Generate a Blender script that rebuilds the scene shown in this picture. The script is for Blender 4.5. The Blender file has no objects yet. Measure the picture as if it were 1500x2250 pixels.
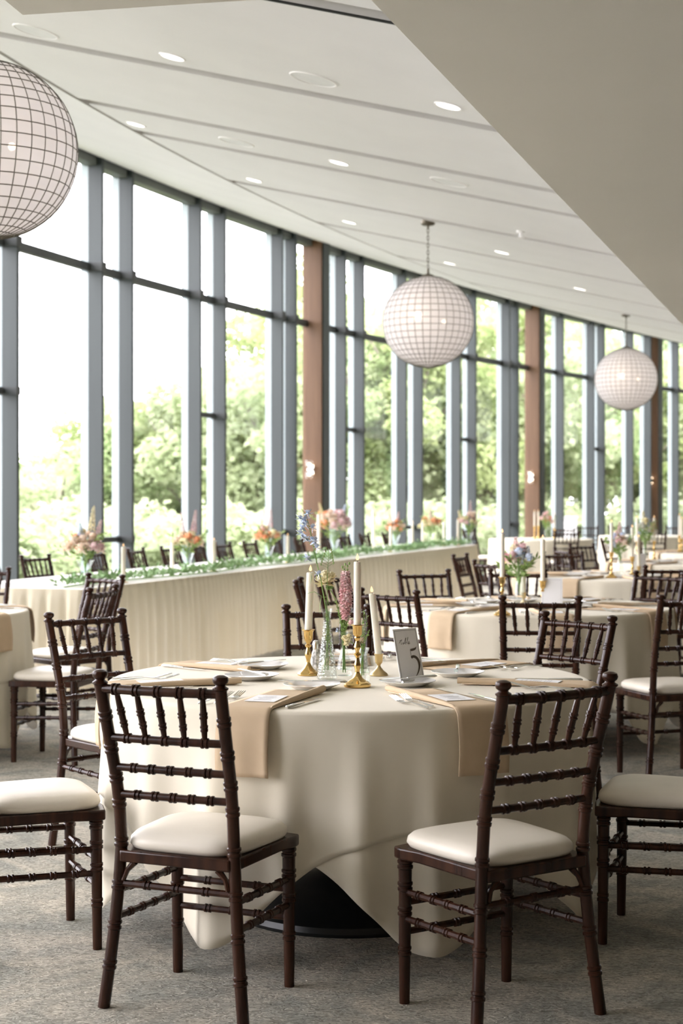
import bpy, math, random
from math import sin, cos, pi, atan2, hypot, sqrt, radians
random.seed(7)
SC = bpy.context.scene
COL = SC.collection
EYE, FPX = 1.37, 3400.0

# ------------------------------------------------------------------ camera
cam = bpy.data.cameras.new('camera')
cam.sensor_fit = 'VERTICAL'; cam.sensor_height = 36.0; cam.sensor_width = 24.0
cam.lens = FPX / 2250 * 36.0
cam.shift_y = -25 / 2250
cam.clip_start = 0.05; cam.clip_end = 400
cam.dof.use_dof = True; cam.dof.focus_distance = 4.75; cam.dof.aperture_fstop = 4.4
cam_o = bpy.data.objects.new('camera', cam); COL.objects.link(cam_o)
cam_o.location = (0, 0, EYE); cam_o.rotation_euler = (pi/2, 0, 0)
SC.camera = cam_o

# ------------------------------------------------------------------ world, sun, view
SC.view_settings.view_transform = 'Standard'; SC.view_settings.look = 'None'
SC.view_settings.exposure = 0.0; SC.view_settings.gamma = 1.0
SC.view_settings.use_curve_mapping = False
world = bpy.data.worlds.new('overcast_sky'); SC.world = world; world.use_nodes = True
bg = world.node_tree.nodes['Background']
bg.inputs['Color'].default_value = (1.0, 0.945, 1.03, 1); bg.inputs['Strength'].default_value = 9.7
sun_d = bpy.data.lights.new('sun', 'SUN'); sun_d.energy = 8.0; sun_d.angle = radians(12); sun_d.color = (1, .95, .82)
sun = bpy.data.objects.new('sun', sun_d); COL.objects.link(sun)
sun.rotation_euler = (radians(38), radians(22), 0)      # from behind the building, onto the trees

def gx(z): return 0.01082775*z*z + 0.0213353*z - 5.65395546      # glass line in plan, x as a function of depth
def gdir(z):
    d = 0.0216555*z + 0.0213353; n = hypot(d, 1); return (d/n, 1/n)
def gnor(z):
    d = gdir(z); return (d[1], -d[0])                             # towards the room
FLOOR = 0.0; HTOP = EYE + 3.55; HTR = EYE + 2.39; HRAIL = EYE + 1.013; HLOW = 0.96

def portal(z0, z1):
    a = (gx(z0), z0); b = (gx(z1), z1)
    d = bpy.data.lights.new('window_daylight', 'AREA'); d.shape = 'RECTANGLE'
    L = hypot(b[0]-a[0], b[1]-a[1]); d.size = L; d.size_y = HTOP; d.cycles.is_portal = True
    o = bpy.data.objects.new('window_daylight', d); COL.objects.link(o)
    n = gnor((z0+z1)/2)
    o.location = ((a[0]+b[0])/2 - n[0]*.5, (a[1]+b[1])/2 - n[1]*.5, HTOP/2)
    from mathutils import Vector, Matrix
    zax = Vector((-n[0], -n[1], 0)); xax = Vector((0, 0, 1)).cross(zax); yax = zax.cross(xax)
    o.rotation_euler = Matrix((xax, yax, zax)).transposed().to_euler()
for z0, z1 in ((0.4, 5), (5, 10), (10, 16), (16, 22), (22, 29), (29, 38), (38, 46)): portal(z0, z1)

# ------------------------------------------------------------------ mesh helpers
class MB:
    def __init__(s): s.v = []; s.f = []
    def box(s, c, d, rz=0.0, M=None):
        i = len(s.v); cr, sr = cos(rz), sin(rz)
        for z in (-1, 1):
            for x, y in ((-1, -1), (1, -1), (1, 1), (-1, 1)):
                px, py = x*d[0]/2, y*d[1]/2
                s.v.append((c[0]+px*cr-py*sr, c[1]+px*sr+py*cr, c[2]+z*d[2]/2))
        for q in ((3, 2, 1, 0), (4, 5, 6, 7), (0, 1, 5, 4), (1, 2, 6, 5), (2, 3, 7, 6), (3, 0, 4, 7)):
            s.f.append(tuple(i+k for k in q))
        return s
    def ring_mesh(s, rings, close=True, cap0=False, cap1=False):
        i = len(s.v); n = len(rings[0])
        for r in rings: s.v.extend(r)
        for k in range(len(rings)-1):
            for j in range(n if close else n-1):
                a = i+k*n+j; b = i+k*n+(j+1) % n
                s.f.append((a, b, b+n, a+n))
        if cap0: s.f.append(tuple(i+j for j in range(n-1, -1, -1)))
        if cap1: s.f.append(tuple(i+(len(rings)-1)*n+j for j in range(n)))
        return s
    def lathe(s, prof, n=24, c=(0, 0, 0), wob=None, cap0=True, cap1=True):
        rings = []
        for r, z in prof:
            rings.append([(c[0]+r*(wob(2*pi*j/n, z) if wob else 1)*cos(2*pi*j/n), c[1]+r*(wob(2*pi*j/n, z) if wob else 1)*sin(2*pi*j/n), c[2]+z) for j in range(n)])
        return s.ring_mesh(rings, True, cap0, cap1)
    def tube(s, pts, rad, n=8, flat=1.0, caps=True):
        rings = []; m = len(pts); up = None
        for k in range(m):
            a = pts[max(k-1, 0)]; b = pts[min(k+1, m-1)]
            t = [b[i]-a[i] for i in range(3)]; L = sqrt(sum(q*q for q in t)) or 1; t = [q/L for q in t]
            if up is None: up = (0, 0, 1) if abs(t[2]) < .9 else (1, 0, 0)
            d = sum(up[i]*t[i] for i in range(3)); u = [up[i]-d*t[i] for i in range(3)]
            L = sqrt(sum(q*q for q in u)) or 1; u = [q/L for q in u]; up = u
            w = [t[1]*u[2]-t[2]*u[1], t[2]*u[0]-t[0]*u[2], t[0]*u[1]-t[1]*u[0]]
            r = rad[k] if isinstance(rad, (list, tuple)) else rad
            rings.append([tuple(pts[k][i]+r*(cos(2*pi*j/n)*w[i]+flat*sin(2*pi*j/n)*u[i]) for i in range(3)) for j in range(n)])
        return s.ring_mesh(rings, True, caps, caps)
    def turned(s, path, r, rings=(), rr=1.28, n=10, hw=.006, taper=None):
        # path: function t in 0..1 -> point; rings: list of t for a double ring
        L = sum(sqrt(sum((path((k+1)/8)[i]-path(k/8)[i])**2 for i in range(3))) for k in range(8))
        e = hw/L; ts = [(t/8, 1.0) for t in range(9)]
        for q in rings:
            ts = [t for t in ts if abs(t[0]-q) > 3.0*e]
            for o in (-1.25, 1.25):
                for dd, m in ((-1.0, 1.0), (-.55, rr), (.55, rr), (1.0, 1.0)): ts.append((q+o*e+dd*e, m))
        ts = sorted(t for t in ts if -1e-6 <= t[0] <= 1+1e-6)
        R = [(r if not callable(r) else r(t[0]))*t[1] for t in ts]
        return s.tube([path(t[0]) for t in ts], R, n)
    def prism(s, poly, z0, z1):
        i = len(s.v); n = len(poly)
        s.v += [(x, y, z0) for x, y in poly] + [(x, y, z1) for x, y in poly]
        s.f.append(tuple(i+j for j in range(n-1, -1, -1))); s.f.append(tuple(i+n+j for j in range(n)))
        for j in range(n): k = (j+1) % n; s.f.append((i+j, i+k, i+n+k, i+n+j))
        return s
    def sheet(s, grid, thick=None):
        i = len(s.v); m = len(grid); n = len(grid[0])
        for r in grid: s.v.extend(r)
        for a in range(m-1):
            for b in range(n-1): q = i+a*n+b; s.f.append((q, q+1, q+n+1, q+n))
        return s
    def blob(s, c, r, sq=(1, 1, 1), n=8, m=5, wob=0.0):
        rings = []
        for k in range(m+1):
            a = pi*(k+.001)/(m+.002)
            rings.append([tuple(c[i]+r*sq[i]*(1+random.uniform(-wob, wob))*v for i, v in enumerate((sin(a)*cos(2*pi*j/n), sin(a)*sin(2*pi*j/n), -cos(a)))) for j in range(n)])
        return s.ring_mesh(rings, True, True, True)
    def leaf(s, c, d, L, w, tilt=None):
        # pointed leaf: c base, d direction, folded a little
        l = sqrt(sum(q*q for q in d)) or 1; d = [q/l for q in d]
        up = tilt or (random.uniform(-1, 1), random.uniform(-1, 1), random.uniform(.2, 1))
        w1 = [d[1]*up[2]-d[2]*up[1], d[2]*up[0]-d[0]*up[2], d[0]*up[1]-d[1]*up[0]]
        l = sqrt(sum(q*q for q in w1)) or 1; w1 = [q/l for q in w1]
        i = len(s.v)
        P = lambda a, b: tuple(c[k]+d[k]*L*a+w1[k]*w*b for k in range(3))
        s.v += [P(0, 0), P(.45, .5), P(1, 0), P(.45, -.5)]
        s.f.append((i, i+1, i+2, i+3)); return s
    def build(s, name, mat, parent=None, loc=None, sharp=38, smooth=True, rotz=None):
        me = bpy.data.meshes.new(name); me.from_pydata(s.v, [], s.f); me.update()
        if smooth:
            me.polygons.foreach_set('use_smooth', [True]*len(me.polygons))
            me.set_sharp_from_angle(angle=radians(sharp))
        if mat: me.materials.append(mat)
        o = bpy.data.objects.new(name, me); COL.objects.link(o)
        if parent: o.parent = parent
        if loc: o.location = loc
        if rotz is not None: o.rotation_euler = (0, 0, rotz)
        return o

def tag(o, label, cat, group=None, kind=None):
    o['label'] = label
    if cat: o['category'] = cat
    if group: o['group'] = group
    if kind: o['kind'] = kind
    return o
def thing(name, label, cat, loc=(0, 0, 0), rz=0.0, group=None):
    o = bpy.data.objects.new(name, None); COL.objects.link(o); o.location = loc; o.rotation_euler = (0, 0, rz)
    o.empty_display_size = .1
    return tag(o, label, cat, group)
def struct(o, label=None):
    o['kind'] = 'structure'
    if label: o['label'] = label
    return o
def dup(root, label, loc, rz=None, group=None):
    r = root.copy(); COL.objects.link(r); r.location = loc
    if rz is not None: r.rotation_euler = (0, 0, rz)
    r['label'] = label
    if group: r['group'] = group
    for ch in list(root.children):
        c = ch.copy(); COL.objects.link(c); c.parent = r
        for g in ch.children:
            d = g.copy(); COL.objects.link(d); d.parent = c
    return r
def solidify(o, t):
    m = o.modifiers.new('thickness', 'SOLIDIFY'); m.thickness = t; m.offset = 0
    return o
def at(px, py, h):
    "point at height h on the ray through a pixel of the photograph"
    y = (EYE-h)*FPX/(py-1100.0); return ((px-750)/FPX*y, y)
def face(P, T): return atan2(-(T[0]-P[0]), T[1]-P[1])

# ------------------------------------------------------------------ materials
def mat(name, col=(.8, .8, .8), rough=.5, metal=0.0, spec=.5, build=None, **kw):
    m = bpy.data.materials.new(name); m.use_nodes = True
    b = m.node_tree.nodes['Principled BSDF']
    b.inputs['Base Color'].default_value = (*col, 1); b.inputs['Roughness'].default_value = rough
    b.inputs['Metallic'].default_value = metal; b.inputs['Specular IOR Level'].default_value = spec
    for k, v in kw.items(): b.inputs[k.replace('_', ' ')].default_value = v
    if build: build(m.node_tree, b)
    return m
def nd(nt, t, **kw):
    n = nt.nodes.new(t)
    for k, v in kw.items():
        if hasattr(n, k): setattr(n, k, v)
        else: n.inputs[k].default_value = v
    return n
def noisy(c1, c2, scale=8.0, detail=4.0, bump=0.0, bscale=None, bdist=.002, stretch=(1, 1, 1), lo=.35, hi=.65, coord='Object'):
    def f(nt, b):
        tc = nd(nt, 'ShaderNodeTexCoord'); mp = nd(nt, 'ShaderNodeMapping'); mp.inputs['Scale'].default_value = stretch
        nt.links.new(tc.outputs[coord], mp.inputs['Vector'])
        n = nd(nt, 'ShaderNodeTexNoise', Scale=scale, Detail=detail); nt.links.new(mp.outputs[0], n.inputs['Vector'])
        r = nd(nt, 'ShaderNodeValToRGB'); r.color_ramp.elements[0].position = lo; r.color_ramp.elements[1].position = hi
        r.color_ramp.elements[0].color = (*c1, 1); r.color_ramp.elements[1].color = (*c2, 1)
        nt.links.new(n.outputs['Fac'], r.inputs['Fac']); nt.links.new(r.outputs['Color'], b.inputs['Base Color'])
        if bump:
            n2 = nd(nt, 'ShaderNodeTexNoise', Scale=bscale or scale*6, Detail=3.0); nt.links.new(mp.outputs[0], n2.inputs['Vector'])
            bp = nd(nt, 'ShaderNodeBump', Strength=bump, Distance=bdist); nt.links.new(n2.outputs['Fac'], bp.inputs['Height'])
            nt.links.new(bp.outputs[0], b.inputs['Normal'])
    return f
def carpet_nodes(nt, b):
    tc = nd(nt, 'ShaderNodeTexCoord')
    big = nd(nt, 'ShaderNodeTexNoise', Scale=2.6, Detail=4.0, Distortion=2.2); nt.links.new(tc.outputs['Object'], big.inputs['Vector'])
    mp = nd(nt, 'ShaderNodeMapping'); mp.inputs['Scale'].default_value = (1.0, 2.4, 1)
    nt.links.new(tc.outputs['Object'], mp.inputs['Vector'])
    fine = nd(nt, 'ShaderNodeTexNoise', Scale=48.0, Detail=4.0, Distortion=1.6); nt.links.new(mp.outputs[0], fine.inputs['Vector'])
    r1 = nd(nt, 'ShaderNodeValToRGB'); e = r1.color_ramp.elements
    e[0].position = .36; e[0].color = (.39, .385, .335, 1); e[1].position = .64; e[1].color = (.61, .56, .465, 1)
    nt.links.new(big.outputs['Fac'], r1.inputs['Fac'])
    r2 = nd(nt, 'ShaderNodeValToRGB'); e = r2.color_ramp.elements
    e[0].position = .36; e[0].color = (.50, .50, .48, 1); e[1].position = .64; e[1].color = (1.2, 1.2, 1.2, 1)
    nt.links.new(fine.outputs['Fac'], r2.inputs['Fac'])
    mx = nd(nt, 'ShaderNodeMix', data_type='RGBA', blend_type='MULTIPLY'); mx.inputs[0].default_value = 1
    nt.links.new(r1.outputs[0], mx.inputs[6]); nt.links.new(r2.outputs[0], mx.inputs[7])
    nt.links.new(mx.outputs[2], b.inputs['Base Color'])
    bp = nd(nt, 'ShaderNodeBump', Strength=1.0, Distance=.010); nt.links.new(fine.outputs['Fac'], bp.inputs['Height'])
    nt.links.new(bp.outputs[0], b.inputs['Normal'])
def thin_glass(name, tint=(1, 1, 1), base=.03, rough=.0, bump=None):
    m = bpy.data.materials.new(name); m.use_nodes = True; nt = m.node_tree; nt.nodes.clear()
    o = nd(nt, 'ShaderNodeOutputMaterial'); mix = nd(nt, 'ShaderNodeMixShader')
    tr = nd(nt, 'ShaderNodeBsdfTransparent', Color=(*tint, 1)); gl = nd(nt, 'ShaderNodeBsdfGlossy', Roughness=rough)
    lw = nd(nt, 'ShaderNodeLayerWeight', Blend=.5); pw = nd(nt, 'ShaderNodeMath', operation='POWER'); pw.inputs[1].default_value = 5.0
    add = nd(nt, 'ShaderNodeMath', operation='ADD'); add.inputs[1].default_value = base
    nt.links.new(lw.outputs['Facing'], pw.inputs[0]); nt.links.new(pw.outputs[0], add.inputs[0]); nt.links.new(add.outputs[0], mix.inputs[0])
    nt.links.new(tr.outputs[0], mix.inputs[1]); nt.links.new(gl.outputs[0], mix.inputs[2]); nt.links.new(mix.outputs[0], o.inputs[0])
    if bump:
        tc = nd(nt, 'ShaderNodeTexCoord'); v = nd(nt, 'ShaderNodeTexVoronoi', Scale=bump); nt.links.new(tc.outputs['Object'], v.inputs['Vector'])
        bp = nd(nt, 'ShaderNodeBump', Strength=1.0, Distance=.004); nt.links.new(v.outputs['Distance'], bp.inputs['Height'])
        nt.links.new(bp.outputs[0], gl.inputs['Normal']); nt.links.new(bp.outputs[0], lw.inputs['Normal'])
    return m
def leafy(name, c1, c2, scale=1.5, trans=.6):
    m = bpy.data.materials.new(name); m.use_nodes = True; nt = m.node_tree; nt.nodes.clear()
    o = nd(nt, 'ShaderNodeOutputMaterial'); mix = nd(nt, 'ShaderNodeMixShader'); mix.inputs[0].default_value = trans
    d = nd(nt, 'ShaderNodeBsdfDiffuse'); t = nd(nt, 'ShaderNodeBsdfTranslucent')
    tc = nd(nt, 'ShaderNodeTexCoord'); n = nd(nt, 'ShaderNodeTexNoise', Scale=scale, Detail=3.0); nt.links.new(tc.outputs['Object'], n.inputs['Vector'])
    r = nd(nt, 'ShaderNodeValToRGB'); r.color_ramp.elements[0].position = .35; r.color_ramp.elements[1].position = .65
    r.color_ramp.elements[0].color = (*c1, 1); r.color_ramp.elements[1].color = (*c2, 1)
    nt.links.new(n.outputs['Fac'], r.inputs['Fac'])
    nt.links.new(r.outputs[0], d.inputs[0]); nt.links.new(r.outputs[0], t.inputs[0])
    nt.links.new(d.outputs[0], mix.inputs[1]); nt.links.new(t.outputs[0], mix.inputs[2]); nt.links.new(mix.outputs[0], o.inputs[0])
    return m
def emit(name, col, s):
    m = bpy.data.materials.new(name); m.use_nodes = True; nt = m.node_tree; nt.nodes.clear()
    o = nd(nt, 'ShaderNodeOutputMaterial'); e = nd(nt, 'ShaderNodeEmission', Color=(*col, 1), Strength=s); nt.links.new(e.outputs[0], o.inputs[0])
    return m

M_carpet = mat('carpet', rough=.95, spec=.1, build=carpet_nodes)
M_ceil = mat('ceiling_plaster', rough=.8, spec=.2, build=noisy((.80, .80, .80), (.825, .825, .825), 2.0))
M_soffit = mat('soffit_paint', rough=.75, spec=.2, build=noisy((.90, .88, .83), (.92, .90, .85), 1.2))
M_panel = mat('dark_wood_panelling', rough=.5, spec=.3, build=noisy((.24, .15, .09), (.33, .22, .14), 2.0, stretch=(4, 4, .5)))
M_wall = mat('wall_paint', rough=.8, spec=.2, build=noisy((.66, .56, .44), (.70, .60, .48), 1.5))
M_steel = mat('window_steel', rough=.45, spec=.5, build=noisy((.036, .047, .047), (.046, .059, .058), 3.0, stretch=(1, 1, .2)))
M_steel_l = mat('window_cap', rough=.4, spec=.5, build=noisy((.36, .42, .43), (.42, .48, .48), 3.0, stretch=(1, 1, .2)))
M_steel_d = mat('window_transom', rough=.5, spec=.4, build=noisy((.055, .06, .06), (.075, .08, .08), 5.0))
M_head = mat('window_head', rough=.5, spec=.5, build=noisy((.12, .135, .125), (.15, .165, .15), 3.0))
M_col = mat('column_wood', rough=.5, spec=.4, build=noisy((.142, .074, .036), (.18, .098, .05), 3.0, stretch=(6, 6, .4)))
M_pane = thin_glass('window_glass', (.985, 1.0, .99), base=.02)
M_grass = mat('lawn', rough=.9, spec=.1, build=noisy((.085, .095, .06), (.12, .13, .085), .35))
M_bark = mat('bark', rough=.9, spec=.1, build=noisy((.20, .17, .14), (.34, .31, .27), 2.0, stretch=(4, 4, .6)))
M_leafA = leafy('leaves_spring', (.36, .44, .20), (.52, .57, .33))
M_leafB = leafy('leaves_fresh', (.33, .43, .22), (.49, .55, .34))
M_leafC = leafy('leaves_pale', (.36, .43, .25), (.50, .55, .37))
M_wood = mat('mahogany_chair_wood', rough=.27, spec=.32, build=noisy((.022, .0072, .0036), (.049, .0175, .0083), 6.0, 4, stretch=(5, 5, .5)))
M_cush = mat('ivory_vinyl', rough=.42, spec=.45, build=noisy((.80, .735, .62), (.83, .765, .65), 9.0, bump=.05, bscale=260))
M_cloth = mat('ivory_tablecloth', rough=.75, spec=.25, Sheen_Weight=.15, build=noisy((.785, .72, .575), (.815, .75, .605), 5.0, bump=.06, bscale=500, bdist=.001))
M_skirt = mat('ivory_table_skirt', rough=.75, spec=.2, build=noisy((.82, .73, .58), (.85, .76, .61), 3.0))
def fabric(name, c1, c2, tr):
    m = mat(name, rough=.8, spec=.15, build=noisy(c1, c2, 3.0)); nt = m.node_tree; b = nt.nodes['Principled BSDF']
    t = nd(nt, 'ShaderNodeBsdfTranslucent', Color=(*c2, 1)); mx = nd(nt, 'ShaderNodeMixShader'); mx.inputs[0].default_value = tr
    o = [n for n in nt.nodes if n.type == 'OUTPUT_MATERIAL'][0]
    nt.links.new(b.outputs[0], mx.inputs[1]); nt.links.new(t.outputs[0], mx.inputs[2]); nt.links.new(mx.outputs[0], o.inputs[0])
    return m
M_skirt = fabric('ivory_table_skirt', (.88, .80, .62), (.91, .83, .65), .40)
M_reveal_shade = mat('ceiling_reveal_shade', rough=.85, spec=.1, build=noisy((.60, .585, .56), (.64, .625, .60), 3.0))  # greyer than the ceiling: shade of grooves and crease put into the colour
M_white = mat('white_linen', rough=.75, spec=.2, build=noisy((.83, .80, .75), (.86, .83, .78), 3.0))
M_nap = mat('tan_napkin', rough=.8, spec=.15, build=noisy((.60, .46, .305), (.64, .495, .335), 14.0, bump=.06, bscale=600, bdist=.001))
M_china = mat('white_china', rough=.12, spec=.6, build=noisy((.82, .80, .77), (.85, .83, .80), 3.0))
M_card = mat('white_card', rough=.6, spec=.2, build=noisy((.89, .88, .87), (.92, .91, .90), 3.0))
M_ink = mat('bronze_ink', rough=.6, spec=.2, build=noisy((.085, .065, .045), (.12, .095, .07), 30.0))
M_inkl = mat('grey_ink', rough=.6, spec=.2, build=noisy((.46, .45, .45), (.56, .55, .55), 60.0))
M_silver = mat('silver', rough=.18, metal=1.0, build=noisy((.72, .71, .69), (.80, .79, .77), 20.0))
M_brass = mat('polished_brass', rough=.16, metal=1.0, build=noisy((.70, .46, .16), (.78, .54, .21), 12.0))
M_brass_s = mat('satin_brass', rough=.32, metal=1.0, build=noisy((.62, .46, .22), (.70, .53, .28), 12.0))
M_wax = mat('ivory_wax', rough=.45, spec=.4, build=noisy((.88, .845, .70), (.91, .875, .74), 4.0), Subsurface_Weight=.1)
M_flame = emit('led_flame', (1.0, .62, .30), 2.2)
M_black = mat('black_base', rough=.35, spec=.5, build=noisy((.008, .009, .009), (.016, .017, .017), 5.0))
M_vase = thin_glass('clear_glass', (.97, .99, .98), base=.05)
M_cut = thin_glass('cut_glass', (.95, .97, .96), base=.10, rough=.03, bump=120)
M_opal = mat('white_glass_vase', rough=.15, spec=.6, build=noisy((.80, .83, .82), (.88, .90, .89), 6.0))
M_stem = mat('green_stem', rough=.6, spec=.3, build=noisy((.16, .29, .07), (.28, .43, .13), 20.0))
M_fern = mat('fern_green', rough=.6, spec=.3, build=noisy((.22, .34, .09), (.36, .48, .17), 25.0))
M_garl = mat('garland_green', rough=.6, spec=.3, build=noisy((.16, .30, .11), (.34, .48, .24), 14.0))
M_blue = mat('pale_blue_petal', rough=.6, spec=.2, build=noisy((.64, .74, .92), (.82, .87, .95), 60.0))
M_pink = mat('pink_petal', rough=.6, spec=.2, build=noisy((.92, .55, .56), (.96, .78, .77), 45.0))
M_yel = mat('cream_yellow_petal', rough=.6, spec=.2, build=noisy((.88, .78, .45), (.93, .87, .64), 40.0))
M_orange = mat('coral_orange_petal', rough=.6, spec=.2, build=noisy((.84, .33, .15), (.88, .50, .30), 20.0))
M_peach = mat('peach_petal', rough=.6, spec=.2, build=noisy((.86, .66, .50), (.90, .78, .66), 20.0))
M_blush = mat('blush_petal', rough=.6, spec=.2, build=noisy((.74, .50, .50), (.84, .68, .66), 20.0))
M_wire = mat('dark_wire', rough=.4, metal=.6, build=noisy((.10, .09, .07), (.16, .145, .115), 20.0))
M_bronze = mat('bronze_fitting', rough=.4, metal=.7, build=noisy((.10, .085, .06), (.16, .14, .10), 12.0))
M_spk = mat('speaker_grille', rough=.7, spec=.2, build=noisy((.76, .77, .77), (.80, .81, .81), 10.0))
M_bulb = emit('warm_bulb', (1.0, .74, .52), 24.0)
M_down = emit('downlight_lens', (1.0, .94, .86), 5.0)
M_salt = mat('salt_shaker_glass', rough=.2, spec=.6, build=noisy((.30, .30, .29), (.75, .74, .72), 90.0, lo=.42, hi=.58))
def shell_nodes():
    m = bpy.data.materials.new('capiz_shell'); m.use_nodes = True; nt = m.node_tree; nt.nodes.clear()
    o = nd(nt, 'ShaderNodeOutputMaterial'); m1 = nd(nt, 'ShaderNodeMixShader'); m1.inputs[0].default_value = .5
    d = nd(nt, 'ShaderNodeBsdfDiffuse'); t = nd(nt, 'ShaderNodeBsdfTranslucent'); tr = nd(nt, 'ShaderNodeBsdfRefraction', IOR=1.0, Roughness=.28)
    tc = nd(nt, 'ShaderNodeTexCoord'); n = nd(nt, 'ShaderNodeTexNoise', Scale=14.0, Detail=3.0); nt.links.new(tc.outputs['Object'], n.inputs['Vector'])
    r = nd(nt, 'ShaderNodeValToRGB'); r.color_ramp.elements[0].color = (.88, .865, .875, 1); r.color_ramp.elements[1].color = (.93, .92, .93, 1)
    nt.links.new(n.outputs['Fac'], r.inputs['Fac']); nt.links.new(r.outputs[0], d.inputs[0]); nt.links.new(r.outputs[0], t.inputs[0])
    nt.links.new(d.outputs[0], m1.inputs[1]); nt.links.new(t.outputs[0], m1.inputs[2])
    m2 = nd(nt, 'ShaderNodeMixShader'); m2.inputs[0].default_value = .07
    nt.links.new(m1.outputs[0], m2.inputs[1]); nt.links.new(tr.outputs[0], m2.inputs[2]); nt.links.new(m2.outputs[0], o.inputs[0])
    return m
M_shell = shell_nodes()

# ================================================================== THE SETTING
ZMIN, ZMAX, XR = -4.0, 46.0, 13.0
# floor: follows the glass line
poly = [(gx(z)-.12, z) for z in [ZMIN + k*(ZMAX-ZMIN)/60 for k in range(61)]]
far_x = max(XR, gx(ZMAX)+4)
fl = MB().prism(poly + [(far_x, ZMAX), (far_x, ZMIN)], -.12, 0.0)
struct(fl.build('floor', M_carpet, smooth=False), 'grey beige patterned carpet floor')
struct(MB().box((far_x+.1, (ZMIN+ZMAX)/2, 2.6), (.2, ZMAX-ZMIN+.4, 5.4)).build('wall_right', M_wall, smooth=False))
struct(MB().box(((far_x+gx(ZMIN))/2, ZMIN-.1, 2.6), (far_x-gx(ZMIN)+.4, .2, 5.4)).build('wall_back', M_panel, smooth=False))
struct(MB().box(((far_x+gx(ZMAX))/2, ZMAX+.1, 2.6), (far_x-gx(ZMAX)+.4, .2, 5.4)).build('wall_far', M_wall, smooth=False))

# ceiling: steep strip beside the glass, then radial panels that step at every groove
QC = 2.1
def ceil_h(q): return HTOP - .309*q if q < QC else HTOP - .309*QC - .246*(q-QC)
def ceil_p(z, q, dz=0.0):
    n = gnor(z); return (gx(z)+n[0]*q, z+n[1]*q, ceil_h(q)+dz)
grooves = [-4.5, -2.4, -.3, 1.8, 3.9, 5.9, 7.95, 10.05, 11.87, 12.85, 14.8, 17.0, 19.3, 21.6, 24.0, 26.5, 29.0, 31.6, 34.3, 37.2, 40.2, 43.3, 46.4]
cb = MB(); rv = MB()
QS = [QC, 3.2, 4.4, 5.6, 6.8, 8.0]
STEP = .055
for a, b in zip(grooves[:-1], grooves[1:]):
    g = .16
    zz = [a + (b-g-a)*k/3 for k in range(4)]
    rows = [[ceil_p(z, q, 0) for q in QS] for z in zz]
    cb.sheet(rows)
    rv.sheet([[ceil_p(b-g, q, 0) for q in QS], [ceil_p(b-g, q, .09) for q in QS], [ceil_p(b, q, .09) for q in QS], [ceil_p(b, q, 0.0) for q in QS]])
zz = [ZMIN-.5 + (ZMAX+.9-ZMIN)*k/60 for k in range(61)]
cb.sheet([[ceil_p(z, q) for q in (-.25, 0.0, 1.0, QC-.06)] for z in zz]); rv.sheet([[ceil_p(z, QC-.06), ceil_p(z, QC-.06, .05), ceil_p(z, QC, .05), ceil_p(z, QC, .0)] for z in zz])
# plenum lid above everything so that no sky leaks in
cb.sheet([[(gx(z)-.25, z, HTOP+.25), (gx(z)+2, z, HTOP+.25), (far_x+.2, z, HTOP+.25)] for z in zz])
cb.sheet([[(gx(z)-.25, z, HTOP-.03), (gx(z)-.25, z, HTOP+.26)] for z in zz])
o = cb.build('ceiling', M_ceil, smooth=False); struct(o, 'white sloping ceiling with radial grooves'); struct(rv.build('trim_10', M_reveal_shade, smooth=False), 'reveals between the ceiling panels, their shade painted in grey')

# low soffit over the near side of the room
HS = EYE + 1.30
pA = (-.853, 4.142)
soff = [(.0577, 3.96), (2.532, 11.48), (9.94, 34.0), (far_x, 34.0), (far_x, ZMIN), (-2.25, ZMIN), pA]
struct(MB().prism(soff, HS, HS+.12).build('trim_1', M_soffit, smooth=False), 'low flat soffit over the near side of the room')
fz = MB()
for (a, b) in ((soff[0], soff[2]), (soff[6], soff[0]), (soff[5], soff[6])):
    L = hypot(b[0]-a[0], b[1]-a[1]); ang = atan2(b[1]-a[1], b[0]-a[0])
    nx, ny = sin(ang)*.05, -cos(ang)*.05
    fz.box(((a[0]+b[0])/2+nx, (a[1]+b[1])/2+ny, (HS+.121+HTOP)/2), (L, .1, HTOP-HS-.121), ang)
struct(fz.build('trim_2', M_ceil, smooth=False), 'white fascia above the soffit edge')
# slot diffuser in the ceiling close to the soffit
sd = MB(); pts = [ceil_p(7.95, q, -.004) for q in (3.9, 4.6, 5.3, 6.0)]
sd.tube(pts, .007, 6)
struct(sd.build('trim_3', M_black), 'black slot diffuser in the ceiling')

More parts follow.
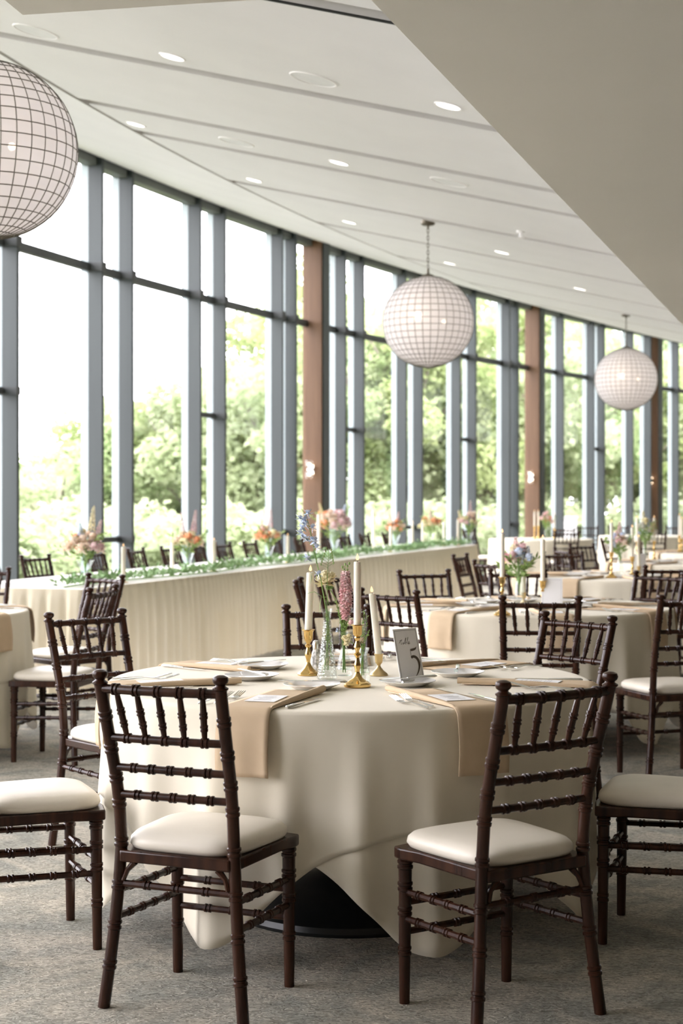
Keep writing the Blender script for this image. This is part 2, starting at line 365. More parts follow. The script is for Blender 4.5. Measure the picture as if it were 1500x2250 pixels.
# glazing
Z_M = [14.30, 15.86, 16.47, 17.96, 18.54, 19.98, 20.34, 21.71, 22.24, 23.52, 24.03, 25.25, 25.78, 26.94, 27.25, 28.88, 30.03, 30.43, 31.54, 32.25, 33.37]
z = 14.30; left = []
narrow = True
while z > 1.0:
    z -= .62 if narrow else 1.5; narrow = not narrow; left.append(z)
Z_M = sorted(left) + Z_M
z = 33.37; wide = True
while z < 44.5:
    z += 1.25 if wide else .5; wide = not wide; Z_M.append(z)
NAR = [a for a, b in zip(Z_M[:-1], Z_M[1:]) if hypot(gx(b)-gx(a), b-a) < .85]; REF = sum(1 for q_ in NAR if q_ < 15.8)
for i, (a, b) in enumerate(zip(Z_M[:-1], Z_M[1:])):
    zm = (a+b)/2
    L = hypot(gx(b)-gx(a), b-a)
    P = (gx(a), a); n = gnor(zm); d = ((gx(b)-gx(a))/L, (b-a)/L); ang = atan2(d[1], d[0])
    w = bpy.data.objects.new('window_%d' % (i+1), None); COL.objects.link(w); w.location = (P[0], P[1], 0); w.rotation_euler = (0, 0, ang)
    struct(w)
    # local x runs along the wall, local -y is the room side
    W, D = .045, .155
    MB().box((W/2, -D/2, HTOP/2-.02), (W, D, HTOP+.1)).build('mullion', M_steel, w, smooth=False)
    MB().box((W/2, .045, HTOP/2-.02), (W*.95, .085, HTOP+.1)).build('glazing_cap', M_steel_l, w, smooth=False)
    MB().box((L/2+W/2, -.005, HTR), (L-W, .06, .085)).build('transom', M_steel_d, w, smooth=False)
    MB().box((W/2, -D-.006, HTR), (W+.03, .035, .095)).box((W/2-.03, -D/2-.02, HTR), (.05, D, .085)).build('transom_bracket', M_steel_d, w, smooth=False)
    MB().box((L/2+W/2, -.03, HTOP-.055), (L-W, .13, .13)).build('head_frame', M_head, w, smooth=False)
    MB().box((L/2, -D/2-.01, HTOP-.01), (L+.01, D+.05, .06)).build('head_trim', M_steel_d, w, smooth=False)
    MB().box((L/2+W/2, -.02, .06), (L-W, .10, .12)).build('window_sill', M_steel, w, smooth=False)
    if L < .85:
        h = HLOW if (sum(1 for q_ in NAR if q_ < a) - REF) % 2 == 0 else HRAIL
        MB().box((L/2+W/2, -.01, h), (L-W, .06, .055)).build('vent_rail', M_steel_d, w, smooth=False)
        MB().box((L+W*.5-.02, -D*.5, h), (.07, D+.03, .075)).build('vent_operator', M_steel_d, w, smooth=False)
    MB().box((L/2+W/2, .012, HTOP/2), (L-W*.9, .012, HTOP-.12)).build('pane', M_pane, w, smooth=False)

Z_L = Z_M[0]
wl = MB()
for k in range(8):
    a, b = ZMIN-.2+(Z_L-ZMIN+.2)*k/8, ZMIN-.2+(Z_L-ZMIN+.2)*(k+1)/8
    wl.box(((gx(a)+gx(b))/2-.1, (a+b)/2, 2.6), (.2, b-a+.01, 5.4), 0)
struct(wl.build('wall_left', M_panel, smooth=False), 'solid wall beside the first window')
# columns with wall sconces
def column(idx, z, hh):
    n = gnor(z); d = gdir(z); c = (gx(z)+n[0]*.10, z+n[1]*.10); ang = atan2(d[1], d[0])
    r = bpy.data.objects.new('trim_%d' % idx, None); COL.objects.link(r); r.location = (c[0], c[1], 0); r.rotation_euler = (0, 0, ang); struct(r)
    MB().box((.15, 0, hh/2), (.20, .31, hh)).build('column_core', M_steel, r, smooth=False)
    MB().box((.04, 0, hh/2), (.03, .28, hh)).build('wood_cladding', M_col, r, smooth=False)
    return r, c, ang
cols = []
for i, z in enumerate((12.95, 20.86, 27.82, 32.36, 37.5)):
    cols.append(column(4+i, z, HTOP+.0))
def sconce(z, label):
    n = gnor(z); d = gdir(z); c = (gx(z)+n[0]*.10, z+n[1]*.10)
    t = thing('wall_sconce', label, 'wall lamp', (c[0]+d[0]*.025, c[1]+d[1]*.025, EYE+.42), atan2(d[1], d[0]), 'sconces on the wooden columns')
    MB().box((-.011, 0, 0), (.022, .07, .12)).build('back_plate', M_silver, t, smooth=False)
    arm = MB().tube([(-.02, 0, 0), (-.075, 0, -.0), (-.085, 0, .0)], .009, 8)
    arm.lathe([(.028, -.012), (.028, .012)], 12, (-.085, 0, 0)); arm.build('arm', M_silver, t)
    for s in (-1, 1):
        sh = MB().lathe([(.025, .012*s), (.045, .03*s), (.052, .085*s), (.048, .12*s)], 14, (-.085, 0, 0), cap0=False, cap1=False).build('glass_shade', M_cut, t)
        MB().blob((-.085, 0, .065*s), .018).build('bulb', M_bulb, sh)
sconce(20.86, 'glass sconce on the first wooden column, behind the head table')
sconce(27.82, 'glass sconce on the second wooden column, beside the middle globe')
sconce(32.36, 'small lit sconce on the farthest wooden column')

# ------------------------------------------------------------------ ceiling fittings
def on_ceiling(zg, q): return ceil_p(zg, q), gnor(zg)
def tilt_rot(zg, q):
    n = gnor(zg); s = .309 if q < QC else .246
    from mathutils import Vector, Matrix
    t = Vector((n[0], n[1], -s)).normalized(); dd = gdir(zg); u = Vector((dd[0], dd[1], 0)); nn = t.cross(u).normalized()
    if nn.z < 0: nn = -nn
    x = u; y = nn.cross(x)
    return Matrix((x, y, nn)).transposed().to_euler()
dl = [(9.66, 3.56, 'uppermost recessed light in the white ceiling, above the large globe'), (12.4, 2.25, 'recessed light just right of the near globe'),
      (12.36, 3.87, 'recessed light in mid ceiling, right of the second groove'), (14.32, 2.49, 'recessed light above the tall windows, left of the first column'),
      (16.24, 2.70, 'recessed light just above the first wooden column'), (16.28, 4.24, 'recessed light right of the middle globe pendant chain'),
      (18.76, 2.91, 'recessed light above the right side of the middle globe'), (18.76, 4.42, 'recessed light at far right above the farthest globe'),
      (9.56, 5.17, 'recessed light half hidden by the soffit edge')]
first = None
for zg, q, lab in dl:
    p, n = on_ceiling(zg, q)
    if first is None:
        first = thing('recessed_light', lab, 'ceiling light', p, 0, 'recessed ceiling lights')
        MB().lathe([(.066, -.003), (.066, .004)], 28, wob=None).build('lens', M_down, first)
        MB().lathe([(.066, .004), (.067, -.005), (.076, -.006), (.079, .0)], 28, cap0=False, cap1=False).build('trim_ring', M_card, first)
        t = first
    else: t = dup(first, lab, p)
    t.rotation_euler = tilt_rot(zg, q)
    t.location.z += .035 * .0
first = None
for zg, q, lab in [(9.68, 2.71, 'round ceiling speaker at the upper left, under the grey soffit corner'), (9.54, 4.42, 'round ceiling speaker at upper centre of the ceiling'),
                   (12.32, 3.09, 'round ceiling speaker between the two left recessed lights'), (12.28, 4.7, 'round ceiling speaker beside the soffit edge')]:
    p, n = on_ceiling(zg, q)
    if first is None:
        first = thing('ceiling_speaker', lab, 'speaker', p, 0, 'round ceiling speakers')
        MB().lathe([(.125, .004), (.125, -.002)], 32).build('grille', M_spk, first)
        MB().lathe([(.125, .004), (.126, -.005), (.134, -.005), (.138, .0)], 32, cap0=False, cap1=False).build('rim', M_card, first)
        t = first
    else: t = dup(first, lab, p)
    t.rotation_euler = tilt_rot(zg, q)
sp = on_ceiling(14.3, 4.86)[0]
t = thing('sprinkler_head', 'small white sprinkler on the ceiling right of the pendant canopy', 'sprinkler', sp)
MB().lathe([(.035, .02), (.035, -.01), (.012, -.012), (.012, -.05), (.03, -.052), (.03, -.056)], 14).build('deflector', M_card, t)

# ------------------------------------------------------------------ globe pendants
def globe_meshes():
    R = .40
    sh = MB()
    rings = []
    NM, NP = 36, 22
    for k in range(NP*2+1):
        a = .06 + (pi-.12)*k/(NP*2)
        rings.append([(R*sin(a)*cos(2*pi*j/72), R*sin(a)*sin(2*pi*j/72), R*cos(a)) for j in range(72)])
    sh.ring_mesh(rings)
    wr = MB(); RW = .0024
    for j in range(NM):
        p = 2*pi*j/NM
        wr.tube([(1.004*R*sin(a)*cos(p), 1.004*R*sin(a)*sin(p), 1.004*R*cos(a)) for a in [.1+(pi-.2)*k/26 for k in range(27)]], RW, 4)
    for k in range(1, NP):
        a = pi*k/NP
        wr.tube([(1.004*R*sin(a)*cos(2*pi*j/40), 1.004*R*sin(a)*sin(2*pi*j/40), 1.004*R*cos(a)) for j in range(41)], RW, 4)
    return sh, wr
def pendant(x, y, zc, zcanopy, label, proto=None):
    t = thing('globe_pendant', label, 'pendant lamp', (x, y, zc), 0, 'capiz globe pendants')
    if proto is None:
        sh, wr = globe_meshes(); s = sh.build('globe_shell', M_shell, t); w = wr.build('wire_grid', M_wire, t)
        f = MB().lathe([(.03, -.402), (.012, -.412), (.001, -.415)], 12).lathe([(.055, .398), (.05, .41), (.012, .425), (.010, .47)], 16).build('finial', M_bronze, t)
        bb = MB()
        socket = MB().tube([(0, 0, .40), (0, 0, .10)], .008, 8).tube([(-.10, -.20, .06), (0, 0, .10), (.13, -.12, .01)], .006, 8).build('socket_frame', M_bronze, t)
        MB().blob((-.10, -.20, .03), .034, n=12, m=8).build('bulb', M_bulb, t)
        MB().blob((.13, -.12, -.01), .018, n=12, m=8).build('bulb', M_bulb, t)
    else:
        for ch in proto.children:
            if ch.name.startswith(('chain', 'ceiling_canopy')): continue
            c = ch.copy(); COL.objects.link(c); c.parent = t
    top = zcanopy - zc
    ch = MB(); k = 0; z = .45
    while z < top-.02:
        n = 8; pts = []
        for j in range(n+1):
            a = 2*pi*j/n; u = .010*cos(a); v = .022*sin(a)
            pts.append((u if k % 2 else 0, 0 if k % 2 else u, z+v))
        ch.tube(pts, .003, 5, caps=False); z += .032; k += 1
    ch.build('chain', M_bronze, t)
    MB().lathe([(.062, .03), (.062, -.008), (.05, -.02), (.012, -.026), (.008, -.05)], 20, (0, 0, top)).build('ceiling_canopy', M_bronze, t)
    ld = bpy.data.lights.new('pendant_glow', 'POINT'); ld.energy = 0.3; ld.color = (1, .84, .68); ld.shadow_soft_size = .05
    lo = bpy.data.objects.new('pendant_glow', ld); COL.objects.link(lo); lo.location = (-.10, -.24, .02); lo.parent = t
    return t
g1 = pendant(-1.61, 7.07, EYE+1.60, ceil_p(7.6, 3.7)[2], 'large white globe pendant at the left edge, nearest of the three')
g2 = pendant(.76, 13.6, EYE+1.57, EYE+2.44, 'white globe pendant hanging in the middle, second in size', g1)
g3 = pendant(3.676, 20.0, EYE+1.57, EYE+2.40, 'smallest white globe pendant, farthest right by the soffit', g1)

# ------------------------------------------------------------------ outdoors
def ground():
    m = MB(); xs = [-90, -60, -40, -25, -14, -9, -6.2]
    rows = []
    for k in range(30):
        z = -30 + k*5.5
        gxx = gx(max(min(z, ZMAX), ZMIN))-.2
        rows.append([(gxx-d, z, -.35 - (.02*d if d < 30 else .6) ) for d in (150, 90, 50, 25, 10, 3, 0)])
    m.sheet(rows); return m
struct(ground().build('terrain', M_grass), 'pale green lawn outside the windows')
def crown(R, H, n, leaf=.34, seed=1):
    rnd = random.Random(seed); m = MB(); clumps = []
    for i in range(34):
        a = rnd.uniform(0, 2*pi); u = rnd.uniform(-1, 1); rr = rnd.uniform(.45, 1.0)
        clumps.append((R*rr*cos(a)*sqrt(1-u*u*.8), R*rr*sin(a)*sqrt(1-u*u*.8), H*(.52+.46*u*rr), rnd.uniform(.45, 1.05)*R*.40))
    for i in range(n):
        c = rnd.choice(clumps)
        a = rnd.uniform(0, 2*pi); u = rnd.uniform(-1, 1); s = c[3]*rnd.uniform(.55, 1.0)
        p = (c[0]+s*cos(a)*sqrt(1-u*u), c[1]+s*sin(a)*sqrt(1-u*u), c[2]+s*u*.8)
        L = leaf*rnd.uniform(.7, 1.4)
        m.leaf(p, (rnd.uniform(-1, 1), rnd.uniform(-1, 1), rnd.uniform(-1, .6)), L, L*.75, (rnd.uniform(-1, 1), rnd.uniform(-1, 1), rnd.uniform(-1, 1)))
    return m
def trunk(H, R, seed):
    rnd = random.Random(seed); m = MB()
    m.tube([(0, 0, -.2), (.05, 0, H*.2), (-.03, .05, H*.45), (.02, 0, H*.75)], [.28, .2, .15, .06], 8)
    for i in range(7):
        a = rnd.uniform(0, 2*pi); z0 = H*rnd.uniform(.25, .55)
        m.tube([(0, 0, z0), (R*.35*cos(a), R*.35*sin(a), z0+H*.12), (R*.75*cos(a), R*.75*sin(a), z0+H*.26)], [.09, .06, .025], 6)
    return m
protos = []
for k, (R, H, n, mt) in enumerate([(2.6, 8.0, 20000, M_leafA), (2.7, 9.5, 22000, M_leafB), (2.5, 6.5, 16000, M_leafC)]):
    protos.append((crown(R, H, n, .15, 11+k), trunk(H, R, 5+k), mt, H))
def ordinal(k): return ['first', 'second', 'third', 'fourth', 'fifth', 'sixth', 'seventh', 'eighth', 'ninth', 'tenth', 'eleventh', 'twelfth', 'thirteenth', 'fourteenth', 'fifteenth', 'sixteenth', 'seventeenth', 'eighteenth', 'nineteenth', 'twentieth', 'twenty-first', 'twenty-second', 'twenty-third', 'twenty-fourth', 'twenty-fifth', 'twenty-sixth', 'twenty-seventh', 'twenty-eighth'][k]
built = {}
rt = random.Random(3)
# (direction tan, depth, height)
tl = [(-.238, 46, 3.8), (-.205, 52, 4.4), (-.182, 44, 4.0), (-.158, 50, 5.2), (-.133, 42, 5.2), (-.112, 49, 7.2), (-.094, 41, 6.0), (-.066, 47, 7.6),
      (-.048, 40, 7.4), (-.022, 48, 10.0), (-.003, 41, 8.0), (.024, 49, 10.6), (.046, 42, 8.8), (.072, 50, 10.6), (.094, 44, 8.6), (.118, 53, 10.6), (.138, 46, 8.4), (.162, 55, 10.4), (.184, 49, 8.4), (.206, 58, 10.8), (.228, 52, 9.0)]
for i, (tn, y, H) in enumerate(tl):
    k = (2 if tn < -.15 and i % 2 == 0 else i % 3); cr, tk, mt, H0 = protos[k]
    s = H/H0; gz = -.95
    lab = 'blurred leafy tree outside the tall windows, %s from the left' % ordinal(i)
    if k not in built:
        t = thing('leafy_tree', lab, 'tree', (tn*y, y, gz), 0, 'trees beyond the glass'); cr.build('crown', mt, t, smooth=False); tk.build('trunk', M_bark, t); built[k] = t
    else: t = dup(built[k], lab, (tn*y, y, gz))
    wd = max(s, .85)
    t.scale = (wd, wd, s); t.rotation_euler = (0, 0, rt.uniform(0, 6.28))
ub = thing('utility_cabinet', 'small pale cabinet on the lawn outside, behind the glass right of the second column', 'cabinet', (4.97, 34.0, -.42))
MB().box((0, 0, .04), (.42, .40, .08)).build('plinth', M_spk, ub, smooth=False)
MB().box((0, 0, .74), (.34, .34, 1.32)).build('body', M_card, ub, smooth=False)
MB().box((0, 0, 1.42), (.38, .38, .05)).build('lid', M_opal, ub, smooth=False)
# low shrubs in front of them
shrub0 = None
for i in range(16):
    tn = -.24 + .47*i/15; y = rt.uniform(31, 37) + max(0, tn)*40
    lab = 'low pale green bush on the lawn beyond the glass, %s from the left' % ordinal(i)
    if shrub0 is None:
        shrub0 = thing('leafy_shrub', lab, 'bush', (tn*y, y, -.95), 0, 'bushes on the lawn')
        crown(1.5, 2.2, 6500, .14, 31).build('foliage', M_leafC, shrub0, smooth=False)
        MB().tube([(0, 0, -.1), (0.03, 0, .7)], [.06, .03], 6).build('stem', M_bark, shrub0); t = shrub0
    else: t = dup(shrub0, lab, (tn*y, y, -.95), rt.uniform(0, 6.28))
    s = rt.uniform(.7, 1.1); t.scale = (s*1.3, s*1.3, s)

# ================================================================== CHAIRS
def lerp(a, b, t): return tuple(a[i]+(b[i]-a[i])*t for i in range(3))
def poly_path(pts):
    L = [0]
    for a, b in zip(pts[:-1], pts[1:]): L.append(L[-1]+sqrt(sum((b[i]-a[i])**2 for i in range(3))))
    def f(t):
        d = t*L[-1]
        for k in range(len(pts)-1):
            if d <= L[k+1]+1e-9: return lerp(pts[k], pts[k+1], (d-L[k])/(L[k+1]-L[k]))
        return pts[-1]
    return f
def smooth_path(pts):
    f = poly_path(pts)
    def g(t):
        q = [f(min(1, max(0, t+o))) for o in (-.07, -.035, 0, .035, .07)]
        if t < .07 or t > .93: return f(t)
        return tuple(sum(c[i] for c in q)/5 for i in range(3))
    return g
def make_chair(label, loc, rz, group):
    t = thing('chiavari_chair', label, 'chair', loc, rz, group)
    # posts: foot splayed back, forward at the seat, leaning back above it
    def post(s): return [(s*.210, -.155, 0), (s*.187, -.140, .20), (s*.169, -.126, .43), (s*.171, -.140, .58), (s*.179, -.225, .885)]
    posts = {}
    for s in (-1, 1):
        f = smooth_path(post(s)); posts[s] = f
        m = MB().turned(f, .0165, [.13, .25, .37, .50, .62, .70, .795, .90], 1.18, 12)
        e = f(1.0)
        m.lathe([(.0165, -.004), (.021, .0), (.021, .004), (.014, .008), (.0125, .011), (.019, .017), (.0215, .024), (.019, .032), (.010, .0365), (.002, .0375)], 14, e)
        m.build('rear_leg', M_wood, t)
    def at_h(s, h):
        lo, hi = 0.0, 1.0
        for _ in range(30):
            md = (lo+hi)/2
            if posts[s](md)[2] < h: lo = md
            else: hi = md
        return posts[s](lo)
    def rail(h, bow, r, rings):
        a, b = at_h(-1, h), at_h(1, h)
        def f(u):
            p = lerp(a, b, u); return (p[0], p[1]-bow*4*u*(1-u), p[2])
        return f, MB().turned(f, r, rings, 1.32, 10, hw=.005)
    R5 = [.14, .32, .5, .68, .86]
    topf, m = rail(.872, .014, .0125, R5); m.build('top_rail', M_wood, t)
    R5b = [.17, .335, .5, .665, .83]
    midf, m = rail(.738, .010, .0110, R5b); m.build('lower_rail', M_wood, t)
    for h in (.655, .580):
        _, m = rail(h, .006, .0105, [.18, .34, .5, .66, .82]); m.build('ladder_rail', M_wood, t)
    for u, v in zip(R5, R5b):
        a, b = midf(v), topf(u)
        MB().turned(lambda w, a=a, b=b: lerp(a, b, w), lambda w: .0058+.0036*sin(pi*min(1, max(0, w)))**.8, [.30, .56], 1.25, 8, hw=.004).build('spindle', M_wood, t)
    # front legs
    fl = {}
    for s in (-1, 1):
        P = [(s*.178, .202, 0), (s*.178, .198, .400)]; f = poly_path(P); fl[s] = f
        MB().turned(f, lambda w: .0145+.0045*w, [.36, .63, .80, .95], 1.16, 12).build('front_leg', M_wood, t)
    # seat frame with clipped corners
    o = [(-.188, .125), (-.180, -.10), (-.165, -.150), (.165, -.150), (.180, -.10), (.188, .125), (.205, .185), (.200, .222), (.120, .236), (-.120, .236), (-.200, .222), (-.205, .185)]
    fr = MB().prism(o, .396, .428).build('seat_frame', M_wood, t)
    bv = fr.modifiers.new('bevel', 'BEVEL'); bv.width = .005; bv.segments = 2
    cs = MB(); rings = []
    for k, (sc, z) in enumerate([(.90, .426), (.965, .431), (1.0, .442), (.985, .456), (.93, .4665), (.80, .474), (.55, .479), (.2, .481)]):
        r = []
        for j in range(48):
            a = 2*pi*j/48; c, q = cos(a), sin(a); e = 2/4.6
            x = abs(c)**e*(1 if c > 0 else -1); y = abs(q)**e*(1 if q > 0 else -1)
            y0 = y*.186*sc+.044; x0 = x*sc*(.172+.026*(y*.5+.5))
            r.append((x0, y0, z))
        rings.append(r)
    cs.ring_mesh(rings, True, True, True).build('seat_cushion', M_cush, t, sharp=80)
    # stretchers
    def bar(a, b, rings, name='stretcher'): MB().turned(lambda w: lerp(a, b, w), .0098, rings, 1.3, 8, hw=.005).build(name, M_wood, t)
    bar(at_h(-1, .335), at_h(1, .335), [.25, .5, .75])
    for h in (.275, .195): bar(fl[-1](h/.40), fl[1](h/.40), [.28, .5, .72])
    for s in (-1, 1):
        for h0, h1 in ((.315, .305), (.243, .232)): bar(at_h(s, h0), fl[s](h1/.40), [.22, .41, .60, .80])
    for s in (-1, 1):
        m = MB(); i = 0
        for (y0, z0, y1, z1) in ((-.150, .422, -.105, .422),):
            m.tube([(s*.158, -.141, .345), (s*.148, -.135, .373), (s*.125, -.135, .397)], [.006, .007, .010], 6)
        m.build('corner_bracket', M_wood, t)
    return t
CH0 = None
def chair(P, T, label, group, back=True):
    "P: middle of the top of the back in plan; T: point the chair faces"
    global CH0
    if T in (T5, TR, TL, T3, T3b, T6, T4, T7):
        d = hypot(P[0]-T[0], P[1]-T[1])
        if d < 1.29: P = (T[0]+(P[0]-T[0])*1.29/d, T[1]+(P[1]-T[1])*1.29/d)
    rz = face(P, T); d = (-sin(rz), cos(rz))
    loc = (P[0]+d[0]*.2, P[1]+d[1]*.2, 0)
    if CH0 is None: CH0 = make_chair(label, loc, rz, group); return CH0
    return dup(CH0, label, loc, rz, group)
T5, TR, TL, T3, T3b, T6, T4, T7 = (.026, 5.25), (1.08, 8.92), (-2.55, 8.5), (2.2, 12.45), (3.44, 15.2), (4.43, 18.1), (3.15, 24.5), (5.25, 26.6)
g = 'chairs around the round tables'
chair((-.466, 4.063), (-.07, 5.013), 'dark mahogany chair with ivory cushion, nearest on the left of the foreground table', g)
c2 = chair((.540, 3.98), (-.005, 4.818), 'dark mahogany chair with ivory cushion, nearest on the right of the foreground table', g)
chair((-1.185, 4.735), T5, 'dark chair cut by the left picture edge, facing the foreground table', g)
chair((1.245, 4.82), T5, 'dark chair cut by the right picture edge, ivory seat facing the foreground table', g)
chair((-1.03, 6.33), (.05, 5.20), 'brown wooden chair standing left behind the foreground table', g)
chair((.925, 6.17), (.05, 5.45), 'brown wooden chair standing right behind the foreground table', g)
chair((-.06, 6.70), T5, 'wooden chair directly behind the flower vases of the foreground table', g)
chair((.255, 7.92), TR, 'wooden chair behind the table number card, left front of the second table', g)
chair((.946, 7.37), TR, 'wooden chair at the front of the second table, in the middle right of the picture', g)
chair((1.69, 7.47), (1.25, 8.92), 'brown wooden chair cut by the right edge, at the front of the second table', g)
chair((-.225, 8.98), TR, 'wooden chair seen side on behind the tall blue flower stem', g)
chair((-.035, 9.59), TR, 'wooden chair behind the pink flower spike, left of the second table', g)
chair((.55, 10.12), TR, 'wooden chair with open back against the beige skirt, behind the second table', g)
chair((1.16, 10.15), TR, 'wooden chair behind the flowers of the second table', g)
chair((1.90, 9.72), TR, 'wooden chair at the right rear of the second table', g)
chair((1.03, 13.13), (2.3, 12.6), 'narrow side-on wooden chair by the right end of the head table skirt', g)
chair((1.15, 11.72), T3, 'wooden chair between the head table end and the second table', g)
chair((2.30, 10.85), T3, 'wooden chair by the right edge, facing the third table', g)
chair((1.97, 13.72), T3, 'wooden chair behind the third table in front of the far white cloths', g)
chair((2.14, 14.85), T3b, 'small wooden chair turned side on behind the third table', g)
chair((3.45, 13.75), T3b, 'wooden chair in front of the fourth table near the right edge', g)
chair((2.55, 16.3), T3b, 'wooden chair on the far left of the fourth table', g)
chair((4.59, 22.8), (5.0, 26), 'small far chair in front of the farthest right table', g)
chair((3.33, 22.9), T4, 'small far chair in front of the farthest left table', g)
chair((5.60, 19.2), T6, 'far chair behind the fifth table at the right edge', g)
chair((3.3, 19.0), T6, 'far chair on the left of the fifth table', g)
chair((4.45, 28.0), (4.2, 25), 'distant chair against the windows between the two farthest tables', g)
chair((2.1, 25.3), T4, 'distant chair on the window side of the farthest left table', g)
chair((3.7, 25.8), T4, 'distant chair behind the farthest left table, right of the second column', g)
chair((6.0, 27.8), T7, 'distant chair behind the farthest right table', g)
chair((5.05, 28.2), T7, 'distant chair at the foot of the farthest column', g)
chair((6.6, 26.3), T7, 'distant chair to the right of the farthest right table', g)
# left table
chair((-1.285, 8.19), (-2.5, 8.48), 'brown wooden chair right of the left table, nearest of the two by the skirt corner', g)
chair((-1.475, 9.53), TL, 'brown wooden chair in front of the left corner of the head table', g)
chair((-2.44, 10.5), TL, 'wooden chair behind the left table at the left picture edge', g)
# behind the head table
def head_p(px, p=-6.62):
    q = .322/.947; z = (p/.947) / ((px-750)/3400 - q); return ((px-750)/3400*z, z)
hp = [-22, 83, 215, 303, 378, 440, 494, 553, 606, 660, 712, 760, 803, 851]
nd_ = (.947, -.322)
hg = 'chairs behind the head table'
for i, px in enumerate(hp):
    P = head_p(px, -6.62 if i != 1 else -6.58); a = random.uniform(-.16, .16)
    chair(P, (P[0]+nd_[0]+a*.34, P[1]+nd_[1]+a), 'wooden chair behind the long head table, %s from the left' % ordinal(i), hg)

# ================================================================== ROUND TABLES
RT, ZT = .808, .757
def cloth_mesh(phi, a, off, cap, seed):
    rnd = random.Random(seed); ph = [rnd.uniform(0, 6.28) for _ in range(4)]
    NT = 288; rows = []
    def edge(th):
        k = max(abs(cos(th-phi)), abs(sin(th-phi))); return a/k
    def hang(th):
        L = edge(th)-RT; k = .035; return -k*math.log(math.exp(-L/k)+math.exp(-cap/k))
    for k in range(6):
        r = RT*(.02+.96*k/5); rows.append([(r*sin(2*pi*j/NT), -r*cos(2*pi*j/NT), ZT+off) for j in range(NT)])
    rr = .014
    for k in range(1, 5):
        b = k/5*pi/2; r = RT-.012+rr*sin(b)+off
        rows.append([(r*sin(2*pi*j/NT), -r*cos(2*pi*j/NT), ZT+off-rr*(1-cos(b))) for j in range(NT)])
    for k in range(0, 23):
        v = k/22; row = []
        for j in range(NT):
            th = 2*pi*j/NT; t = .012+(hang(th)-.012)*v
            fold = (.017*sin(8*(th-.30)+.5*pi) + .014*sin(13*th+1.0) + .036*((.5+.5*sin(21*th+.7+1.1*sin(3*th)))**2.4-.25))*.72*min(1.12, (t/.42))
            r = RT-.012+rr+off+.016*t+fold*1.15
            row.append((r*sin(th), -r*cos(th), ZT+off-t))
        rows.append(row)
    m = MB(); m.ring_mesh([r for r in rows], True, True, False)
    return m
def table(c, label_t, label_c1, label_c2, proto=None, rz=0.0):
    if proto is None:
        t = thing('round_table', label_t, 'table', (c[0], c[1], 0), rz, 'round banquet tables')
        MB().lathe([(.0, .735), (RT-.006, .735), (RT, .741), (RT, .751), (RT-.006, .756), (.0, .756)], 72, cap0=False, cap1=False).build('tabletop', M_wood, t)
        MB().lathe([(.41, .0), (.415, .012), (.41, .03), (.33, .055), (.20, .085), (.10, .12), (.06, .16), (.045, .22)], 56).build('pedestal_base', M_black, t)
        MB().lathe([(.045, .2), (.045, .70), (.16, .715), (.22, .735)], 32).build('pedestal_column', M_black, t)
        u = cloth_mesh(radians(17)+pi/4, 1.175, .0025, .70, 3).build('tablecloth', M_cloth, None, (c[0], c[1], 0), sharp=70); solidify(u, .0012)
        v = cloth_mesh(radians(-30)+pi/4, 1.165, .0070, .695, 3).build('tablecloth', M_cloth, None, (c[0], c[1], 0), sharp=70); solidify(v, .0012)
        tag(u, label_c1, 'tablecloth', 'tablecloths on the round tables'); tag(v, label_c2, 'tablecloth', 'tablecloths on the round tables')
        return t, u, v
    t = dup(proto[0], label_t, (c[0], c[1], 0), rz)
    for o, lb in ((proto[1], label_c1), (proto[2], label_c2)):
        q = o.copy(); COL.objects.link(q); q.location = (c[0], c[1], 0); q.rotation_euler = (0, 0, rz); q['label'] = lb
    return t, None, None
TP = table(T5, 'round banquet table with black pedestal base, in the foreground', 'lower ivory cloth of the foreground table, its corner hanging by the right chair',
           'upper ivory cloth of the foreground table, its corner hanging by the left chair')
for c, nm, rz in ((TR, 'second table, right behind the foreground one', .5), (TL, 'left table cut by the picture edge', .9), (T3, 'third table behind the second one', .2), (T3b, 'fourth table near the right edge', 1.1),
                  (T6, 'fifth table at the right picture edge', .4), (T4, 'farthest left table beyond the head table end', .8), (T7, 'farthest right table near the last column', .1)):
    table(c, 'round banquet table under ivory cloths, ' + nm, 'lower ivory cloth of the ' + nm, 'upper ivory cloth of the ' + nm, TP, rz)
ZS = ZT+.0085          # cloth surface

# ------------------------------------------------------------------ table settings
def ofs(c, th, r, t): return (c[0]+r*sin(th)+t*cos(th), c[1]-r*cos(th)+t*sin(th))
PR = {}
def proto(key, make, label, loc, rz, group):
    if key not in PR: PR[key] = make(label, loc, rz, group); return PR[key]
    return dup(PR[key], label, loc, rz, group)
def mk_plate(label, loc, rz, group):
    o = MB().lathe([(.0, .006), (.052, .006), (.060, .008), (.075, .0135), (.0895, .0175), (.0915, .0182), (.0915, .0165), (.076, .010), (.060, .003), (.054, .0), (.0, .0)], 56,
                   wob=lambda a, z: 1+.006*cos(24*a)*(z > .012), cap0=False, cap1=False).build('bread_plate', M_china, None, loc, rotz=rz, sharp=60)
    return tag(o, label, 'plate', group)
def mk_knife(label, loc, rz, group):
    t = thing('table_knife', label, 'knife', loc, rz, group)
    MB().tube([(0, -.115, .004), (0, -.108, .005), (0, -.06, .0055), (0, -.02, .005), (0, 0, .0045)], [.004, .0085, .0075, .0055, .0045], 10, .55).build('handle', M_silver, t)
    i = MB(); pts = [(-.0045, 0), (.006, .0), (.0095, .03), (.0095, .085), (.006, .105), (-.003, .112), (-.0045, .09)]
    i.prism([(x, y) for x, y in pts], .0036, .0052).build('blade', M_silver, t)
    return t
